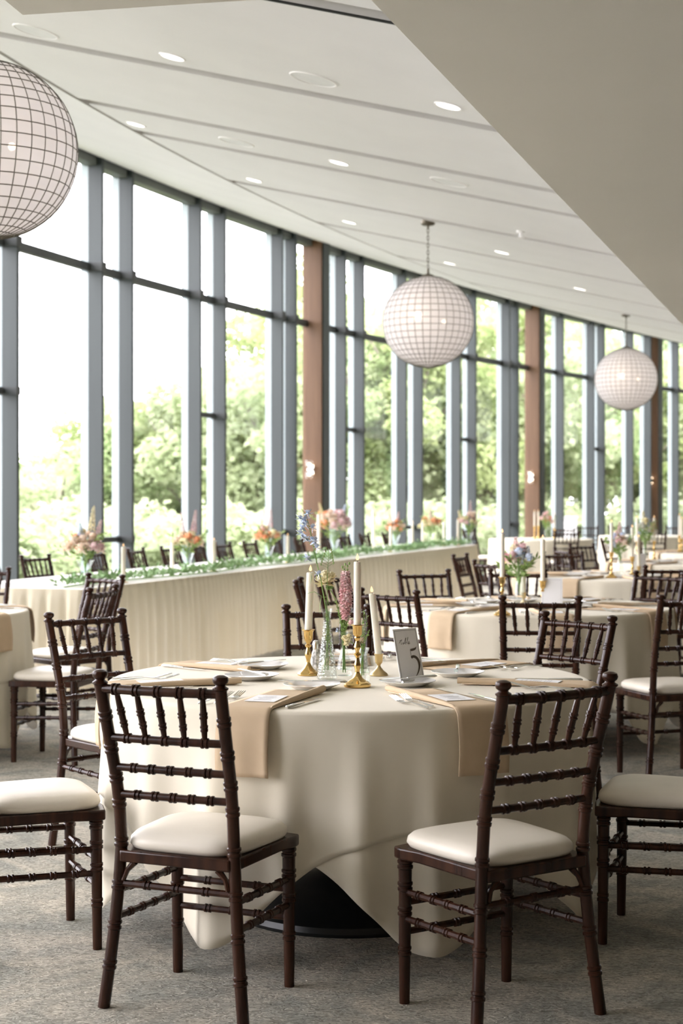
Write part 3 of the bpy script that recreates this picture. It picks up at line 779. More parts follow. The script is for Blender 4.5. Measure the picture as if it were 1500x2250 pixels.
def mk_fork(label, loc, rz, group):
    t = thing('dinner_fork', label, 'fork', loc, rz, group)
    MB().tube([(0, -.100, .0035), (0, -.092, .005), (0, -.05, .007), (0, -.01, .010), (0, .025, .006), (0, .036, .0045)], [.004, .0085, .0055, .0035, .0042, .008], 8, .35).build('handle', M_silver, t)
    m = MB().tube([(0, .030, .0042), (0, .040, .0042), (0, .052, .0060), (0, .060, .0075)], [.0045, .0105, .0125, .0122], 10, .12)
    for x in (-.0102, -.0034, .0034, .0102):
        m.tube([(x, .058, .0072), (x*1.02, .080, .0125), (x*1.02, .096, .0165), (x, .104, .0185)], [.0021, .0019, .0016, .0007], 6)
    m.build('tines', M_silver, t)
    return t
def napkin_mesh(r0, w, drop, roll):
    # local frame: +y outward from the table middle, table edge at y = RT
    prof = [(r0, .0028), (r0+.10, .0030), (RT-.05, .0032), (RT-.008, .0030)]
    for k in range(1, 7):
        b = k/6*pi/2; prof.append((RT-.008+.034*sin(b), .003-.030*(1-cos(b))))
    n = 12
    for k in range(1, n+1):
        t = k/n*drop; prof.append((RT+.026+.050*t+.008*sin(3*t/drop), -.027-t))
    m = MB(); nx = 10
    def surf(dz):
        rows = []
        for (y, z) in prof:
            hang = max(0, -z-.02)
            row = []
            for j in range(nx+1):
                u = j/nx-.5; x = u*w*(1+.10*hang)
                yy = y + (.004*sin(u*9+1)*min(1, hang/.15) if hang > 0 else 0)
                row.append((x, yy, z))
            rows.append(row)
        return rows
    m.sheet(surf(0))
    return m
def mk_napkin(r0, w, drop, roll):
    def mk(label, loc, rz, group):
        t = thing('draped_napkin', label, 'napkin', loc, rz, group)
        o = napkin_mesh(r0, w, drop, roll).build('folded_panel', M_nap, t, sharp=80); s = o.modifiers.new('thickness', 'SOLIDIFY'); s.thickness = .0035; s.offset = 1
        m = MB(); x = -roll*(w/2-.006)
        pts = [(x*.98, r0-.015, .014), (x, r0+.10, .013), (x, r0+.25, .010), (x, RT-.05, .0075), (x, RT-.012, .0055), (x, RT+.010, -.002), (x, RT+.020, -.014)]
        m.tube(pts, [.0105, .0095, .008, .006, .0048, .0035, .0015], 10).build('rolled_edge', M_nap, t)
        return t
    return mk
def mk_menu(label, loc, rz, group):
    t = thing('menu_card', label, 'card', loc, rz, group)
    MB().box((0, 0, .0006), (.094, .150, .0012)).build('card', M_card, t, smooth=False)
    m = MB(); y = .052; r = random.Random(4)
    while y > -.055:
        w = r.uniform(.03, .062); m.box((0, y, .00135), (w, .0022, .0002)); y -= .0085 if r.random() > .2 else .015
    m.build('printed_text', M_inkl, t, smooth=False)
    return t
def setting(c, th, pos, tname, plate=None, noff=0.0, roll=1, full=True, r0=.40, w=.165, drop=.165):
    cc = ZS
    pp = plate or ofs(c, th, .33, -.03)
    rz = th  # rotating local -y... local +y must point outwards
    out = atan2(-sin(th), -cos(th))
    def R(d): return d
    rz_out = atan2(-(sin(th)), -cos(th))       # rotation taking +y to (sin th, -cos th)
    rz_in = atan2(sin(th), cos(th))            # rotation taking +y to the table middle
    nl = ofs(c, th, 0, noff)
    proto(('nap', roll, round(w, 3)), mk_napkin(r0, w, drop, roll), 'tan napkin draped over the edge of the %s, %s place' % (tname, pos), (nl[0], nl[1], cc), rz_out, 'tan napkins on the round tables')
    q = ofs(c, th, .635, noff-roll*.012)
    proto('menu', mk_menu, 'white menu card lying on the napkin of the %s, %s place' % (tname, pos), (q[0], q[1], cc+.0078), rz_in+.12*roll, 'menu cards on the napkins')
    proto('plate', mk_plate, 'white bread plate on the %s, %s place' % (tname, pos), (pp[0], pp[1], cc), 0, 'bread plates on the round tables')
    if full:
        a = random.uniform(-.5, .9)
        proto('knife', mk_knife, 'butter knife resting on the bread plate of the %s, %s place' % (tname, pos), (pp[0]+.0, pp[1]+.02, cc+.0185), rz_in+pi/2+a*.35, 'butter knives on the plates')
        q = ofs(c, th, .66, noff+.118)
        proto('knife', mk_knife, 'dinner knife right of the napkin on the %s, %s place' % (tname, pos), (q[0], q[1], cc), rz_in+random.uniform(-.12, .12), 'dinner knives on the round tables')
        for k, (dx, w_) in enumerate(((-.122, 'inner'), (-.158, 'outer'))):
            q = ofs(c, th, .665+.02*k, noff+dx)
            proto('fork', mk_fork, '%s dinner fork left of the napkin on the %s, %s place' % (w_, tname, pos), (q[0], q[1], cc), rz_in+random.uniform(-.1, .1)-.05, 'forks on the round tables')
fn = 'foreground table'
S5 = [(-20.5, 'front left', (-.095, 4.97), -.02, 1), (26, 'front right', (.216, 5.06), .02, -1), (76, 'right', (.40, 5.33), .0, -1), (130, 'back right', (.30, 5.68), 0, 1), (180, 'back middle', (.0, 5.76), 0, 1),
      (-128, 'back left', (-.283, 5.575), 0, 1), (-76, 'left', (-.304, 5.24), .0, 1)]
for d, pos, pl, no, ro in S5: setting(T5, radians(d), pos, fn, pl, no, ro)
names8 = ['front', 'front right', 'right', 'back right', 'back', 'back left', 'left', 'front left']
for c, nm, off, full in ((TR, 'second table', 4, True), (TL, 'left table', 20, True), (T3, 'third table', 10, False), (T3b, 'fourth table', 0, False), (T6, 'fifth table', 15, False)):
    for k in range(8): setting(c, radians(off+45*k), names8[k], nm, None, 0, 1 if k % 2 else -1, full)

# ================================================================== CENTREPIECES
def flame_mesh(h=.022, r=.0052):
    return MB().lathe([(.0005, 0), (r*.8, h*.12), (r, h*.3), (r*.78, h*.55), (r*.36, h*.8), (.0003, h)], 12)
def mk_candle(R, H):
    def mk(label, loc, rz, group):
        t = thing('taper_candle', label, 'candle', loc, rz, group)
        MB().lathe([(R*.93, 0), (R, .01), (R*.98, H-.006), (R*.94, H-.002), (R*.80, H), (R*.3, H-.003)], 18).build('wax_stick', M_wax, t)
        f = flame_mesh().build('flame', M_flame, t, (0, 0, H+.004)); MB().tube([(0, 0, H-.004), (0, 0, H+.006)], .0012, 6).build('wick', M_black, t)
        return t
    return mk
def holder_tall(label, loc, rz, group):
    t = thing('brass_candlestick', label, 'candlestick', loc, rz, group)
    oct_ = lambda a, z: 1-.035*abs(sin(4*a))
    MB().lathe([(.0, 0), (.0425, 0), (.045, .003), (.045, .009), (.042, .012), (.036, .016), (.031, .018), (.027, .022), (.018, .028), (.012, .038), (.0085, .046)], 40, wob=oct_, cap0=False).build('base', M_brass, t)
    MB().lathe([(.0085, .045), (.0075, .052), (.010, .062), (.0118, .070), (.008, .082), (.006, .094), (.0065, .098), (.0118, .103), (.0118, .107), (.0062, .112), (.0065, .118), (.012, .128), (.0085, .140), (.006, .148), (.0065, .152), (.010, .157), (.010, .161), (.007, .165)], 24).build('stem', M_brass, t)
    MB().lathe([(.007, .163), (.0135, .168), (.0155, .174), (.0155, .196), (.0175, .199), (.0225, .2005), (.0225, .2025), (.0145, .2025), (.0135, .185), (.0, .185)], 28, cap0=False, cap1=False).build('candle_cup', M_brass, t)
    return t
def holder_mid(label, loc, rz, group):
    t = thing('brass_candlestick', label, 'candlestick', loc, rz, group)
    MB().lathe([(.0, 0), (.0375, 0), (.0385, .004), (.036, .008), (.030, .012), (.026, .016), (.017, .024), (.010, .036), (.007, .044)], 40, wob=lambda a, z: 1-.04*abs(sin(4*a)), cap0=False).build('base', M_brass, t)
    MB().lathe([(.007, .043), (.0065, .05), (.0105, .064), (.0125, .072), (.0075, .086), (.006, .095), (.011, .099), (.0115, .103), (.0065, .107), (.0075, .112), (.0135, .120), (.0155, .128)], 24).build('stem', M_brass, t)
    MB().lathe([(.0155, .127), (.0165, .148), (.019, .153), (.0235, .156), (.0235, .158), (.015, .158), (.0135, .142), (.0, .142)], 28, cap0=False, cap1=False).build('candle_cup', M_brass, t)
    return t
def holder_low(label, loc, rz, group):
    t = thing('brass_candlestick', label, 'candlestick', loc, rz, group)
    MB().lathe([(.0, 0), (.031, 0), (.032, .003), (.029, .008), (.017, .017), (.0085, .027), (.0055, .034)], 32, cap0=False).build('base', M_brass_s, t)
    MB().lathe([(.0055, .033), (.0065, .038), (.012, .044), (.0135, .052), (.0138, .068), (.0165, .073), (.0165, .075), (.0128, .075), (.0122, .06), (.0, .06)], 28, cap0=False, cap1=False).build('candle_cup', M_brass_s, t)
    return t
def P5(px, py): x, y = at(px, py, ZS); return (x, y, ZS)
hA, hB, hC = P5(677, 1483), P5(785, 1509), P5(832, 1484)
holder_mid('left brass candlestick on the foreground table, of middle height', hA, 0, None)
holder_tall('tallest brass candlestick on the foreground table, in the centre', hB, .2, None)
holder_low('small low brass candlestick beside the table number', hC, 0, None)
c = mk_candle(.0132, .212)('ivory candle in the left brass candlestick, leaning slightly right', (hA[0], hA[1], hA[2]+.1435), 0, 'ivory candles on the foreground table'); c.rotation_euler = (0, .035, 0)
c = mk_candle(.0120, .220)('tallest upright ivory candle, in the central brass candlestick', (hB[0], hB[1], hB[2]+.1865), 0, 'ivory candles on the foreground table')
c = mk_candle(.0122, .222)('ivory candle leaning left in the low brass candlestick', (hC[0], hC[1], hC[2]+.0625), 0, 'ivory candles on the foreground table'); c.rotation_euler = (0, -.105, 0)

# vases
def shell_lathe(prof, n=40, wob=None):
    inner = [(max(r-.0025, .001), z) for r, z in prof[::-1] if z > .006]
    return MB().lathe(prof + inner, n, wob=wob, cap0=True, cap1=True)
vA, vB, vC = P5(718, 1492), P5(756, 1484), P5(797, 1497)
t = thing('bud_vase', 'tall tapering cut glass bud vase on the foreground table', 'vase', vA)
shell_lathe([(.032, 0), (.0345, .004), (.034, .012), (.029, .05), (.0235, .095), (.018, .14), (.0145, .175), (.0125, .198)], 40).build('textured_body', M_cut, t)
shell_lathe([(.0125, .197), (.0125, .205), (.0145, .222), (.0205, .238)], 40, wob=lambda a, z: 1+.07*sin(8*a)*max(0, (z-.2))/.038).build('fluted_neck', M_vase, t)
t = thing('bud_vase', 'slim glass bud vase with ribbed round bottom, behind the central candlestick', 'vase', vB)
shell_lathe([(.024, 0), (.0275, .006), (.0285, .022), (.024, .045), (.0165, .065), (.0130, .085), (.0125, .12), (.0135, .145), (.0145, .152)], 48, wob=lambda a, z: 1+.025*sin(20*a)*(z < .07)).build('body', M_vase, t)
t = thing('bud_vase', 'short glass bud vase with flared scalloped rim, right of the central candlestick', 'vase', vC)
shell_lathe([(.020, 0), (.0225, .005), (.0245, .03), (.022, .055), (.0145, .072), (.013, .082), (.0165, .098), (.0215, .112)], 40, wob=lambda a, z: 1+.06*sin(6*a)*max(0, z-.09)/.02).build('body', M_vase, t)
s = P5(694, 1478)
t = thing('salt_shaker', 'grey speckled glass shaker with metal cap, behind the cut glass vase', 'shaker', (s[0], s[1]+.03, ZS))
MB().lathe([(.0, 0), (.0165, 0), (.018, .004), (.018, .055), (.015, .066), (.011, .078), (.0108, .084)], 8, cap0=False).build('glass_body', M_salt, t)
MB().lathe([(.0125, .080), (.0128, .097), (.011, .106), (.006, .111), (.001, .112)], 20).build('metal_cap', M_silver, t)
s2 = P5(815, 1472)
t = thing('pepper_shaker', 'second glass shaker half hidden behind the leaning candle', 'shaker', (s2[0]-.03, s2[1]+.06, ZS))
MB().lathe([(.0, 0), (.0165, 0), (.018, .004), (.018, .040), (.014, .052), (.011, .058)], 8, cap0=False).build('glass_body', M_salt, t)
MB().lathe([(.0125, .056), (.0128, .070), (.010, .078), (.001, .081)], 20).build('metal_cap', M_silver, t)

# flowers: local frame at the mouth of the vase, y is depth
def rel(v, px, py):
    z = v[1]; return ((px-750)/FPX*z - v[0], 0.0, EYE-(py-1100)/FPX*z - v[2])
def petal(m, c, d, L, w, cup=.3, n=4):
    l = sqrt(sum(q*q for q in d)); d = [q/l for q in d]
    up = (0, 0, 1) if abs(d[2]) < .9 else (1, 0, 0)
    s_ = [d[1]*up[2]-d[2]*up[1], d[2]*up[0]-d[0]*up[2], d[0]*up[1]-d[1]*up[0]]; l = sqrt(sum(q*q for q in s_)); s_ = [q/l for q in s_]
    nrm = [s_[1]*d[2]-s_[2]*d[1], s_[2]*d[0]-s_[0]*d[2], s_[0]*d[1]-s_[1]*d[0]]
    rows = []
    for k in range(n+1):
        u = k/n; ww = w*sin(pi*(.12+.78*u))**.8
        rows.append([tuple(c[i]+d[i]*L*u+s_[i]*ww*q+nrm[i]*(cup*L*(u*u)+cup*w*abs(q)*.8) for i in range(3)) for q in (-.5, 0, .5)])
    m.sheet(rows)
def floret(m, c, d, r, n=5, cup=.2):
    l = sqrt(sum(q*q for q in d)) or 1; d = [q/l for q in d]
    a = (0, 0, 1) if abs(d[2]) < .8 else (1, 0, 0)
    u = [d[1]*a[2]-d[2]*a[1], d[2]*a[0]-d[0]*a[2], d[0]*a[1]-d[1]*a[0]]; l = sqrt(sum(q*q for q in u)); u = [q/l for q in u]
    w = [d[1]*u[2]-d[2]*u[1], d[2]*u[0]-d[0]*u[2], d[0]*u[1]-d[1]*u[0]]
    o = random.uniform(0, 6)
    for k in range(n):
        t = o+2*pi*k/n
        petal(m, c, [u[i]*cos(t)+w[i]*sin(t)+d[i]*.45 for i in range(3)], r, r*.85, cup, 3)
def ball_bloom(m, c, r, n=34, cup=.45):
    for i in range(n):
        u = 1-2*(i+.5)/n; a = i*2.39996
        s_ = sqrt(1-u*u); d = (s_*cos(a), s_*sin(a), u)
        petal(m, tuple(c[k]+d[k]*r*.25 for k in range(3)), (d[0]+random.uniform(-.3, .3), d[1]+random.uniform(-.3, .3), d[2]+.35), r*.85, r*.8, cup, 3)
# pale blue delphinium
t = thing('delphinium_stem', 'tall leaning stem of pale blue bell flowers in the cut glass vase', 'flower', vA)
pts = [(0, 0, .012), rel(vA, 722, 1400), rel(vA, 717, 1345), rel(vA, 705, 1275), rel(vA, 691, 1215), rel(vA, 681, 1165), rel(vA, 673, 1133), rel(vA, 661, 1117)]
pts[0] = (-.012, 0, .012)
st = MB().tube(pts, [.0016, .0018, .0019, .0018, .0016, .0014, .001, .0006], 7)
for px, py, sx in [(676, 1127, 1), (659, 1139, -1), (670, 1153, -1), (686, 1159, 1), (660, 1172, -1), (673, 1183, -1), (685, 1186, 1), (695, 1203, 1), (676, 1226, -1), (699, 1262, 1), (668, 1141, 1), (664, 1160, -1), (690, 1190, 1), (667, 1180, -1)]:
    c = rel(vA, px, py); c = (c[0], random.uniform(-.008, .008), c[2]); b = rel(vA, px-sx*7-(py-1150)*-.02, py+9)
    st.tube([b, ((b[0]+c[0])/2, c[1]/2, c[2]+.004), (c[0], c[1], c[2]+.004)], .0008, 5)
    d = (sx*.5, -.6, -.5)
    fl = MB(); floret(fl, c, d, .0185, 5, .25); floret(fl, c, (d[0], d[1]*1.4, d[2]), .011, 5, .3)
    fl.tube([c, (c[0]-sx*.006, c[1]+.006, c[2]+.006), (c[0]-sx*.012, c[1]+.01, c[2]+.010)], [.0022, .0014, .0006], 5); fl.build('blue_blossom', M_blue, t)
st.build('stem', M_stem, t)
lv = MB()
for a, b, cc_ in [((706, 1310), (690, 1300), (672, 1305)), ((707, 1312), (718, 1312), (725, 1334)), ((706, 1308), (703, 1330), (703, 1350)), ((683, 1262), (684, 1272), (682, 1284)), ((695, 1240), (694, 1232), (698, 1224))]:
    A, B, C_ = rel(vA, *a), rel(vA, *b), rel(vA, *cc_)
    lv.tube([A, lerp(A, B, .5), B, lerp(B, C_, .5), C_], [.0008, .0035, .0042, .003, .0004], 8, .25)
lv.build('leaves', M_stem, t)
t = thing('green_flower_sprig', 'thin upright green bud stem beside the blue flowers', 'flower', vA)
m = MB().tube([(.006, 0, .03), rel(vA, 718, 1345), rel(vA, 719, 1270), rel(vA, 722, 1205)], [.0012, .0013, .0012, .0007], 6); b = MB()
for k in range(13):
    u = k/12; c = rel(vA, 719+3*u+(5+9*(1-u))*(1 if k % 2 else -1), 1240-35*u); o = rel(vA, 719.5+2.5*u, 1248-36*u)
    m.tube([o, c], .0006, 5); b.blob(c, .0032, (.8, .8, 1.6), 7, 5)
m.build('stem', M_stem, t); b.build('buds', M_fern, t)
def greens(v, label, base, tops, mt=M_fern, w=.010, parent_name='fern_sprig', leaves=26):
    t = thing(parent_name, label, 'foliage', v); s = MB(); l = MB()
    for px, py in tops:
        e = rel(v, px, py); e = (e[0], random.uniform(-.012, .012), e[2]); b = (random.uniform(-.006, .006), random.uniform(-.006, .006), base)
        mid = rel(v, *MOUTH); mid = (mid[0]+random.uniform(-.004, .004), random.uniform(-.004, .004), mid[2])
        f = poly_path([b, mid, e]); s.tube([f(k/6) for k in range(7)], .0009, 5)
        for k in range(leaves):
            u = .42+.58*k/leaves; c = f(u)
            l.leaf(c, (random.uniform(-1, 1), random.uniform(-1, 1), random.uniform(.1, 1)), w*random.uniform(.8, 1.5), w*.5)
    s.build('stem', M_stem, t); l.build('leaves', mt, t, smooth=False)
    return t
MOUTH = (755, 1388)
greens(vB, 'feathery green sprigs in the slim glass vase', .02, [(738, 1322), (742, 1335), (752, 1318), (760, 1345), (766, 1338), (747, 1352), (772, 1362)], leaves=46)
MOUTH = (797, 1430)
greens(vC, 'airy fern sprig with pinkish tips in the short glass vase', .02, [(800, 1340), (806, 1352), (796, 1362), (790, 1372), (810, 1385)], leaves=34, w=.008)
MOUTH = (719, 1345)
greens(vA, 'mossy green stems inside the cut glass vase', .03, [(723, 1390), (726, 1420), (722, 1360), (728, 1445)], leaves=70, w=.008)
# pink larkspur spike
t = thing('larkspur_spike', 'dense pink flower spike in the slim glass vase', 'flower', vB)
MB().tube([(.004, 0, .01), rel(vB, 755, 1388), rel(vB, 760, 1310), rel(vB, 757, 1240)], [.0016, .0017, .0015, .0006], 7).build('stem', M_stem, t)
m = MB()
for k in range(120):
    u = k/119; a = k*2.39996; rr = (.025*(sin(pi*(.12+.80*u))**.6))*(.75+.25*random.random()); cx = rel(vB, 758+1.5*sin(u*3), 1362-103*u)
    if u < .25: rr *= .55+1.6*u
    c = (cx[0]+rr*.7*cos(a), rr*.7*sin(a), cx[2])
    floret(m, c, (cos(a), sin(a)-.2, .25), .0115, 5, .35)
m.build('pink_petals', M_pink, t)
m = MB()
for px, py in [(752, 1246), (758, 1240), (763, 1244), (767, 1238), (755, 1252), (763, 1252)]:
    c = rel(vB, px, py); m.blob((c[0], 0, c[2]), .0036, (1, 1, 1.5), 7, 5)
m.build('buds', M_fern, t)
# cream carnation behind
t = thing('carnation', 'large cream yellow ruffled bloom left of the pink spike', 'flower', (vB[0], vB[1], vB[2]))
MB().tube([(-.004, .004, .01), rel(vB, 752, 1388), (rel(vB, 738, 1318)[0], .01, rel(vB, 738, 1318)[2]), (rel(vB, 722, 1290)[0], .012, rel(vB, 722, 1290)[2])], .0016, 7).build('stem', M_stem, t)
m = MB(); c = rel(vB, 714, 1277); ball_bloom(m, (c[0], .012, c[2]), .030, 60, .6); c = rel(vB, 728, 1270); ball_bloom(m, (c[0], .012, c[2]), .017, 30, .6); m.build('ruffled_petals', M_yel, t)
m = MB(); c = rel(vB, 721, 1291)
for k in range(26): m.leaf((c[0]+.004, .004, c[2]), (random.uniform(-1, 1), random.uniform(-1, .2), random.uniform(-.6, .8)), .016, .006)
m.build('sepals', M_stem, t, smooth=False)
t = thing('snapdragon', 'small cream yellow bloom low beside the central candlestick', 'flower', vC)
MB().tube([(-.004, 0, .01), rel(vC, 793, 1432), rel(vC, 780, 1416), rel(vC, 768, 1408)], .0014, 6).build('stem', M_stem, t)
m = MB()
for px, py, r in [(762, 1409, .014), (756, 1403, .010), (766, 1400, .011), (760, 1416, .010)]:
    c = rel(vC, px, py); ball_bloom(m, (c[0], -.005, c[2]), r, 26, .5)
m.build('ruffled_petals', M_yel, t)
def small_bloom(v, px, py, r, mt, label, mouth, kind='ball', name='spray_rose'):
    t = thing(name, label, 'flower', v)
    e = rel(v, px, py); mo = rel(v, *mouth); MB().tube([(.003, .002, .02), mo, lerp(mo, e, .6), e], .0011, 6).build('stem', M_stem, t)
    m = MB()
    if kind == 'ball': ball_bloom(m, e, r, 24, .5)
    else: floret(m, e, (0, -1, .2), r, 6, .2); floret(m, (e[0], -.003, e[2]), (0, -1, .2), r*.6, 5, .3)
    m.build('petals', mt, t)
small_bloom(vC, 771, 1370, .011, M_pink, 'small dusty pink bloom left of the tall candle', (797, 1430))
small_bloom(vC, 793, 1408, .012, M_peach, 'small peach bloom right of the central candlestick', (797, 1430))
small_bloom(vB, 764, 1321, .008, M_blue, 'tiny pale blue flower against the pink spike', (755, 1388), 'f', 'blue_flower')
small_bloom(vB, 764, 1354, .009, M_blue, 'tiny deep blue flower below the pink spike', (755, 1388), 'f', 'blue_flower')
small_bloom(vB, 741, 1386, .009, M_blue, 'pale blue flower hanging at the slim vase rim', (755, 1388), 'f', 'blue_flower')
small_bloom(vB, 772, 1342, .010, M_blue, 'white blue flower beside the tall candle', (755, 1388), 'f', 'blue_flower')

# table number card in its bar holder
bx, by = at(907, 1500, ZS)
yaw, lean = radians(43), radians(13.5)
t = thing('table_number', 'white card reading table 5 with dark border, leaning on a silver bar holder', 'sign', (bx, by, ZS+.004), yaw)
bar_ = MB().tube([(-.062, -.012, .004), (.0, -.012, .004), (.062, -.012, .004)], .0042, 10).tube([(-.050, .018, .003), (.05, .018, .003)], .003, 8)
bar_.tube([(-.04, -.012, .002), (-.04, .018, .002)], .002, 6).tube([(.04, -.012, .002), (.04, .018, .002)], .002, 6).build('holder_bar', M_silver, t)
W_, H_ = .112, .178
cd = bpy.data.objects.new('card', None)
def card_obj(mb, name, mt, parent): 
    o = mb.build(name, mt, parent, smooth=False); o.rotation_euler = (-lean, 0, 0); return o
cardo = card_obj(MB().box((0, .0, H_/2), (W_, .0022, H_)), 'card', M_card, t)
bd = MB(); q = -.0013; e = .0062
for (cx, cz, w, h) in ((0, H_-e, W_-2*e, .0011), (0, e, W_-2*e, .0011), (-W_/2+e, H_/2, .0011, H_-2*e), (W_/2-e, H_/2, .0011, H_-2*e)): bd.box((cx, q, cz), (w, .0004, h))
bd.build('border_line', M_ink, cardo, smooth=False)
def stroke(m, pts, wd, y):
    # flat pen stroke of varying width in the card plane
    n = len(pts); L = []; R_ = []
    for k in range(n):
        a, b = pts[max(k-1, 0)], pts[min(k+1, n-1)]; dx, dz = b[0]-a[0], b[1]-a[1]; l = hypot(dx, dz) or 1
        w = wd[k]/2; L.append((pts[k][0]-dz/l*w, y, pts[k][1]+dx/l*w)); R_.append((pts[k][0]+dz/l*w, y, pts[k][1]-dx/l*w))
    i = len(m.v); m.v += L+R_
    for k in range(n-1): m.f.append((i+k, i+n+k, i+n+k+1, i+k+1))
def sm(pts, n=6):
    out = []
    for k in range(len(pts)-1):
        p0, p1, p2, p3 = pts[max(k-1, 0)], pts[k], pts[k+1], pts[min(k+2, len(pts)-1)]
        for j in range(n):
            u = j/n; out.append(tuple(.5*((2*p1[i])+(-p0[i]+p2[i])*u+(2*p0[i]-5*p1[i]+4*p2[i]-p3[i])*u*u+(-p0[i]+3*p1[i]-3*p2[i]+p3[i])*u**3) for i in range(len(p1))))
    out.append(tuple(pts[-1])); return out
def cz(u, v): return (-W_/2+e+(W_-2*e)*u, e+(H_-2*e)*v)
num = MB()
def pen(lst, y=-.00155):
    s_ = sm(lst); stroke(num, [cz(a, b) for a, b, w in s_], [w for a, b, w in s_], y)
pen([(.62, .592, .0075), (.72, .598, .0078), (.82, .608, .0070), (.88, .628, .0042), (.905, .655, .0008)])          # flag
pen([(.605, .605, .0013), (.612, .52, .0013), (.60, .445, .0013)])                                                  # upright
pen([(.595, .435, .0085), (.66, .458, .0085), (.76, .452, .0090), (.855, .415, .0105), (.915, .345, .0108), (.91, .255, .0090), (.84, .165, .0060), (.74, .092, .0032), (.64, .045, .0010)])
num.build('numeral', M_ink, cardo, smooth=False)
num = MB()
def sc(pts, w=.0011): pen([(a, b, w) for a, b in pts])
sc([(.14, .752), (.20, .775), (.265, .815), (.255, .78), (.225, .735), (.235, .722), (.27, .742)]); sc([(.17, .795), (.31, .812)])
sc([(.36, .758), (.325, .757), (.30, .732), (.325, .724), (.355, .752), (.345, .726), (.385, .738)])
sc([(.385, .738), (.46, .80), (.495, .84), (.47, .835), (.42, .76), (.425, .722), (.465, .735), (.46, .757), (.50, .748)])
sc([(.50, .748), (.565, .81), (.60, .85), (.575, .845), (.525, .77), (.53, .725), (.565, .735)])
sc([(.565, .735), (.62, .758), (.605, .772), (.58, .748), (.60, .722), (.66, .742)])
num.build('script_word', M_ink, cardo, smooth=False)
pn = thing('silver_pen', 'silver pen lying at the foot of the table number card', 'pen', (bx-.012, by-.052, ZS+.0045), 0)
MB().tube([(-.055, .016, .0), (-.045, .013, .0), (.03, -.009, 0), (.045, -.013, 0)], [.0012, .0042, .0042, .0036], 10).build('barrel', M_silver, pn)
MB().tube([(.045, -.013, 0), (.052, -.015, 0)], .0026, 8).build('button', M_bronze, pn)

# ------------------------------------------------------------------ centrepieces of the other round tables
def mk_tall_candle(label, loc, rz, group):
    return mk_candle(.0125, .245)(label, loc, rz, group)
def mk_vase_small(label, loc, rz, group):
    t = thing('bud_vase', label, 'vase', loc, rz, group)
    shell_lathe([(.028, 0), (.030, .006), (.027, .06), (.019, .13), (.017, .16), (.022, .19)], 24).build('body', M_vase, t); return t
def bouquet(label, loc, group, spread, H, cols, n=14, seed=1, spikes=(), name='mixed_bouquet', greenery=8):
    rnd = random.Random(seed); st_ = random.getstate(); random.seed(seed)
    t = thing(name, label, 'flowers', loc, 0, group)
    stem = MB().blob((0, 0, -.02), .012, (1, 1, 2.2))
    for k in range(n):
        a = k*2.39996+rnd.uniform(-.3, .3); r = spread*sqrt((k+.5)/n); h = H*(.62+.40*rnd.random())*(1-.45*(r/spread)**2)
        c = (r*cos(a), r*sin(a), h); mt = cols[k % len(cols)]
        stem.tube([(0, 0, -.10), (0, 0, 0), c], .0016, 5)
        m = MB(); ball_bloom(m, c, rnd.uniform(.026, .042)*(spread/.11)**.5, 22, .5); m.build('bloom', mt, t)
    for mt, dx, dy, h, L in spikes:
        m = MB()
        stem.tube([(0, 0, -.10), (dx*.3, dy*.3, h*.4), (dx, dy, h)], .0015, 5)
        for k in range(46):
            u = k/45; a2 = k*2.4; rr = .021*(1-.75*u)
            floret(m, (dx*(.75+.3*u)+rr*cos(a2), dy*(.75+.3*u)+rr*sin(a2), h-L+L*u), (cos(a2), sin(a2), .3), .016*(1-.5*u), 4, .3)
        m.build('flower_spike', mt, t)
    stem.build('stems', M_stem, t)
    for k in range(greenery):
        a = k*2*pi/greenery+rnd.uniform(-.3, .3); r = spread*rnd.uniform(.8, 1.35); h = H*rnd.uniform(.35, 1.15)
        f = poly_path([(0, 0, -.04), (r*.4*cos(a), r*.4*sin(a), h*.55), (r*cos(a), r*sin(a), h)]); m = MB().tube([f(q_/6) for q_ in range(7)], .0018, 5)
        for q_ in range(16):
            c = f(.3+.7*q_/15); m.leaf(c, (cos(a)+rnd.uniform(-1, 1), sin(a)+rnd.uniform(-1, 1), rnd.uniform(-.2, 1.0)), .05, .018)
        m.build('green_sprig', M_fern, t, smooth=False)
    random.setstate(st_)
    return t
def place_candle(x, y, z, kind, lab, grp):
    hh = {'tall': .1865, 'mid': .1435, 'low': .0625}[kind]; mk = {'tall': holder_tall, 'mid': holder_mid, 'low': holder_low}[kind]
    proto('h'+kind, mk, 'brass candlestick under the ' + lab, (x, y, z), 0, 'brass candlesticks on ' + grp)
    proto('cand', mk_tall_candle, lab, (x, y, z+hh), 0, 'ivory candles on ' + grp)
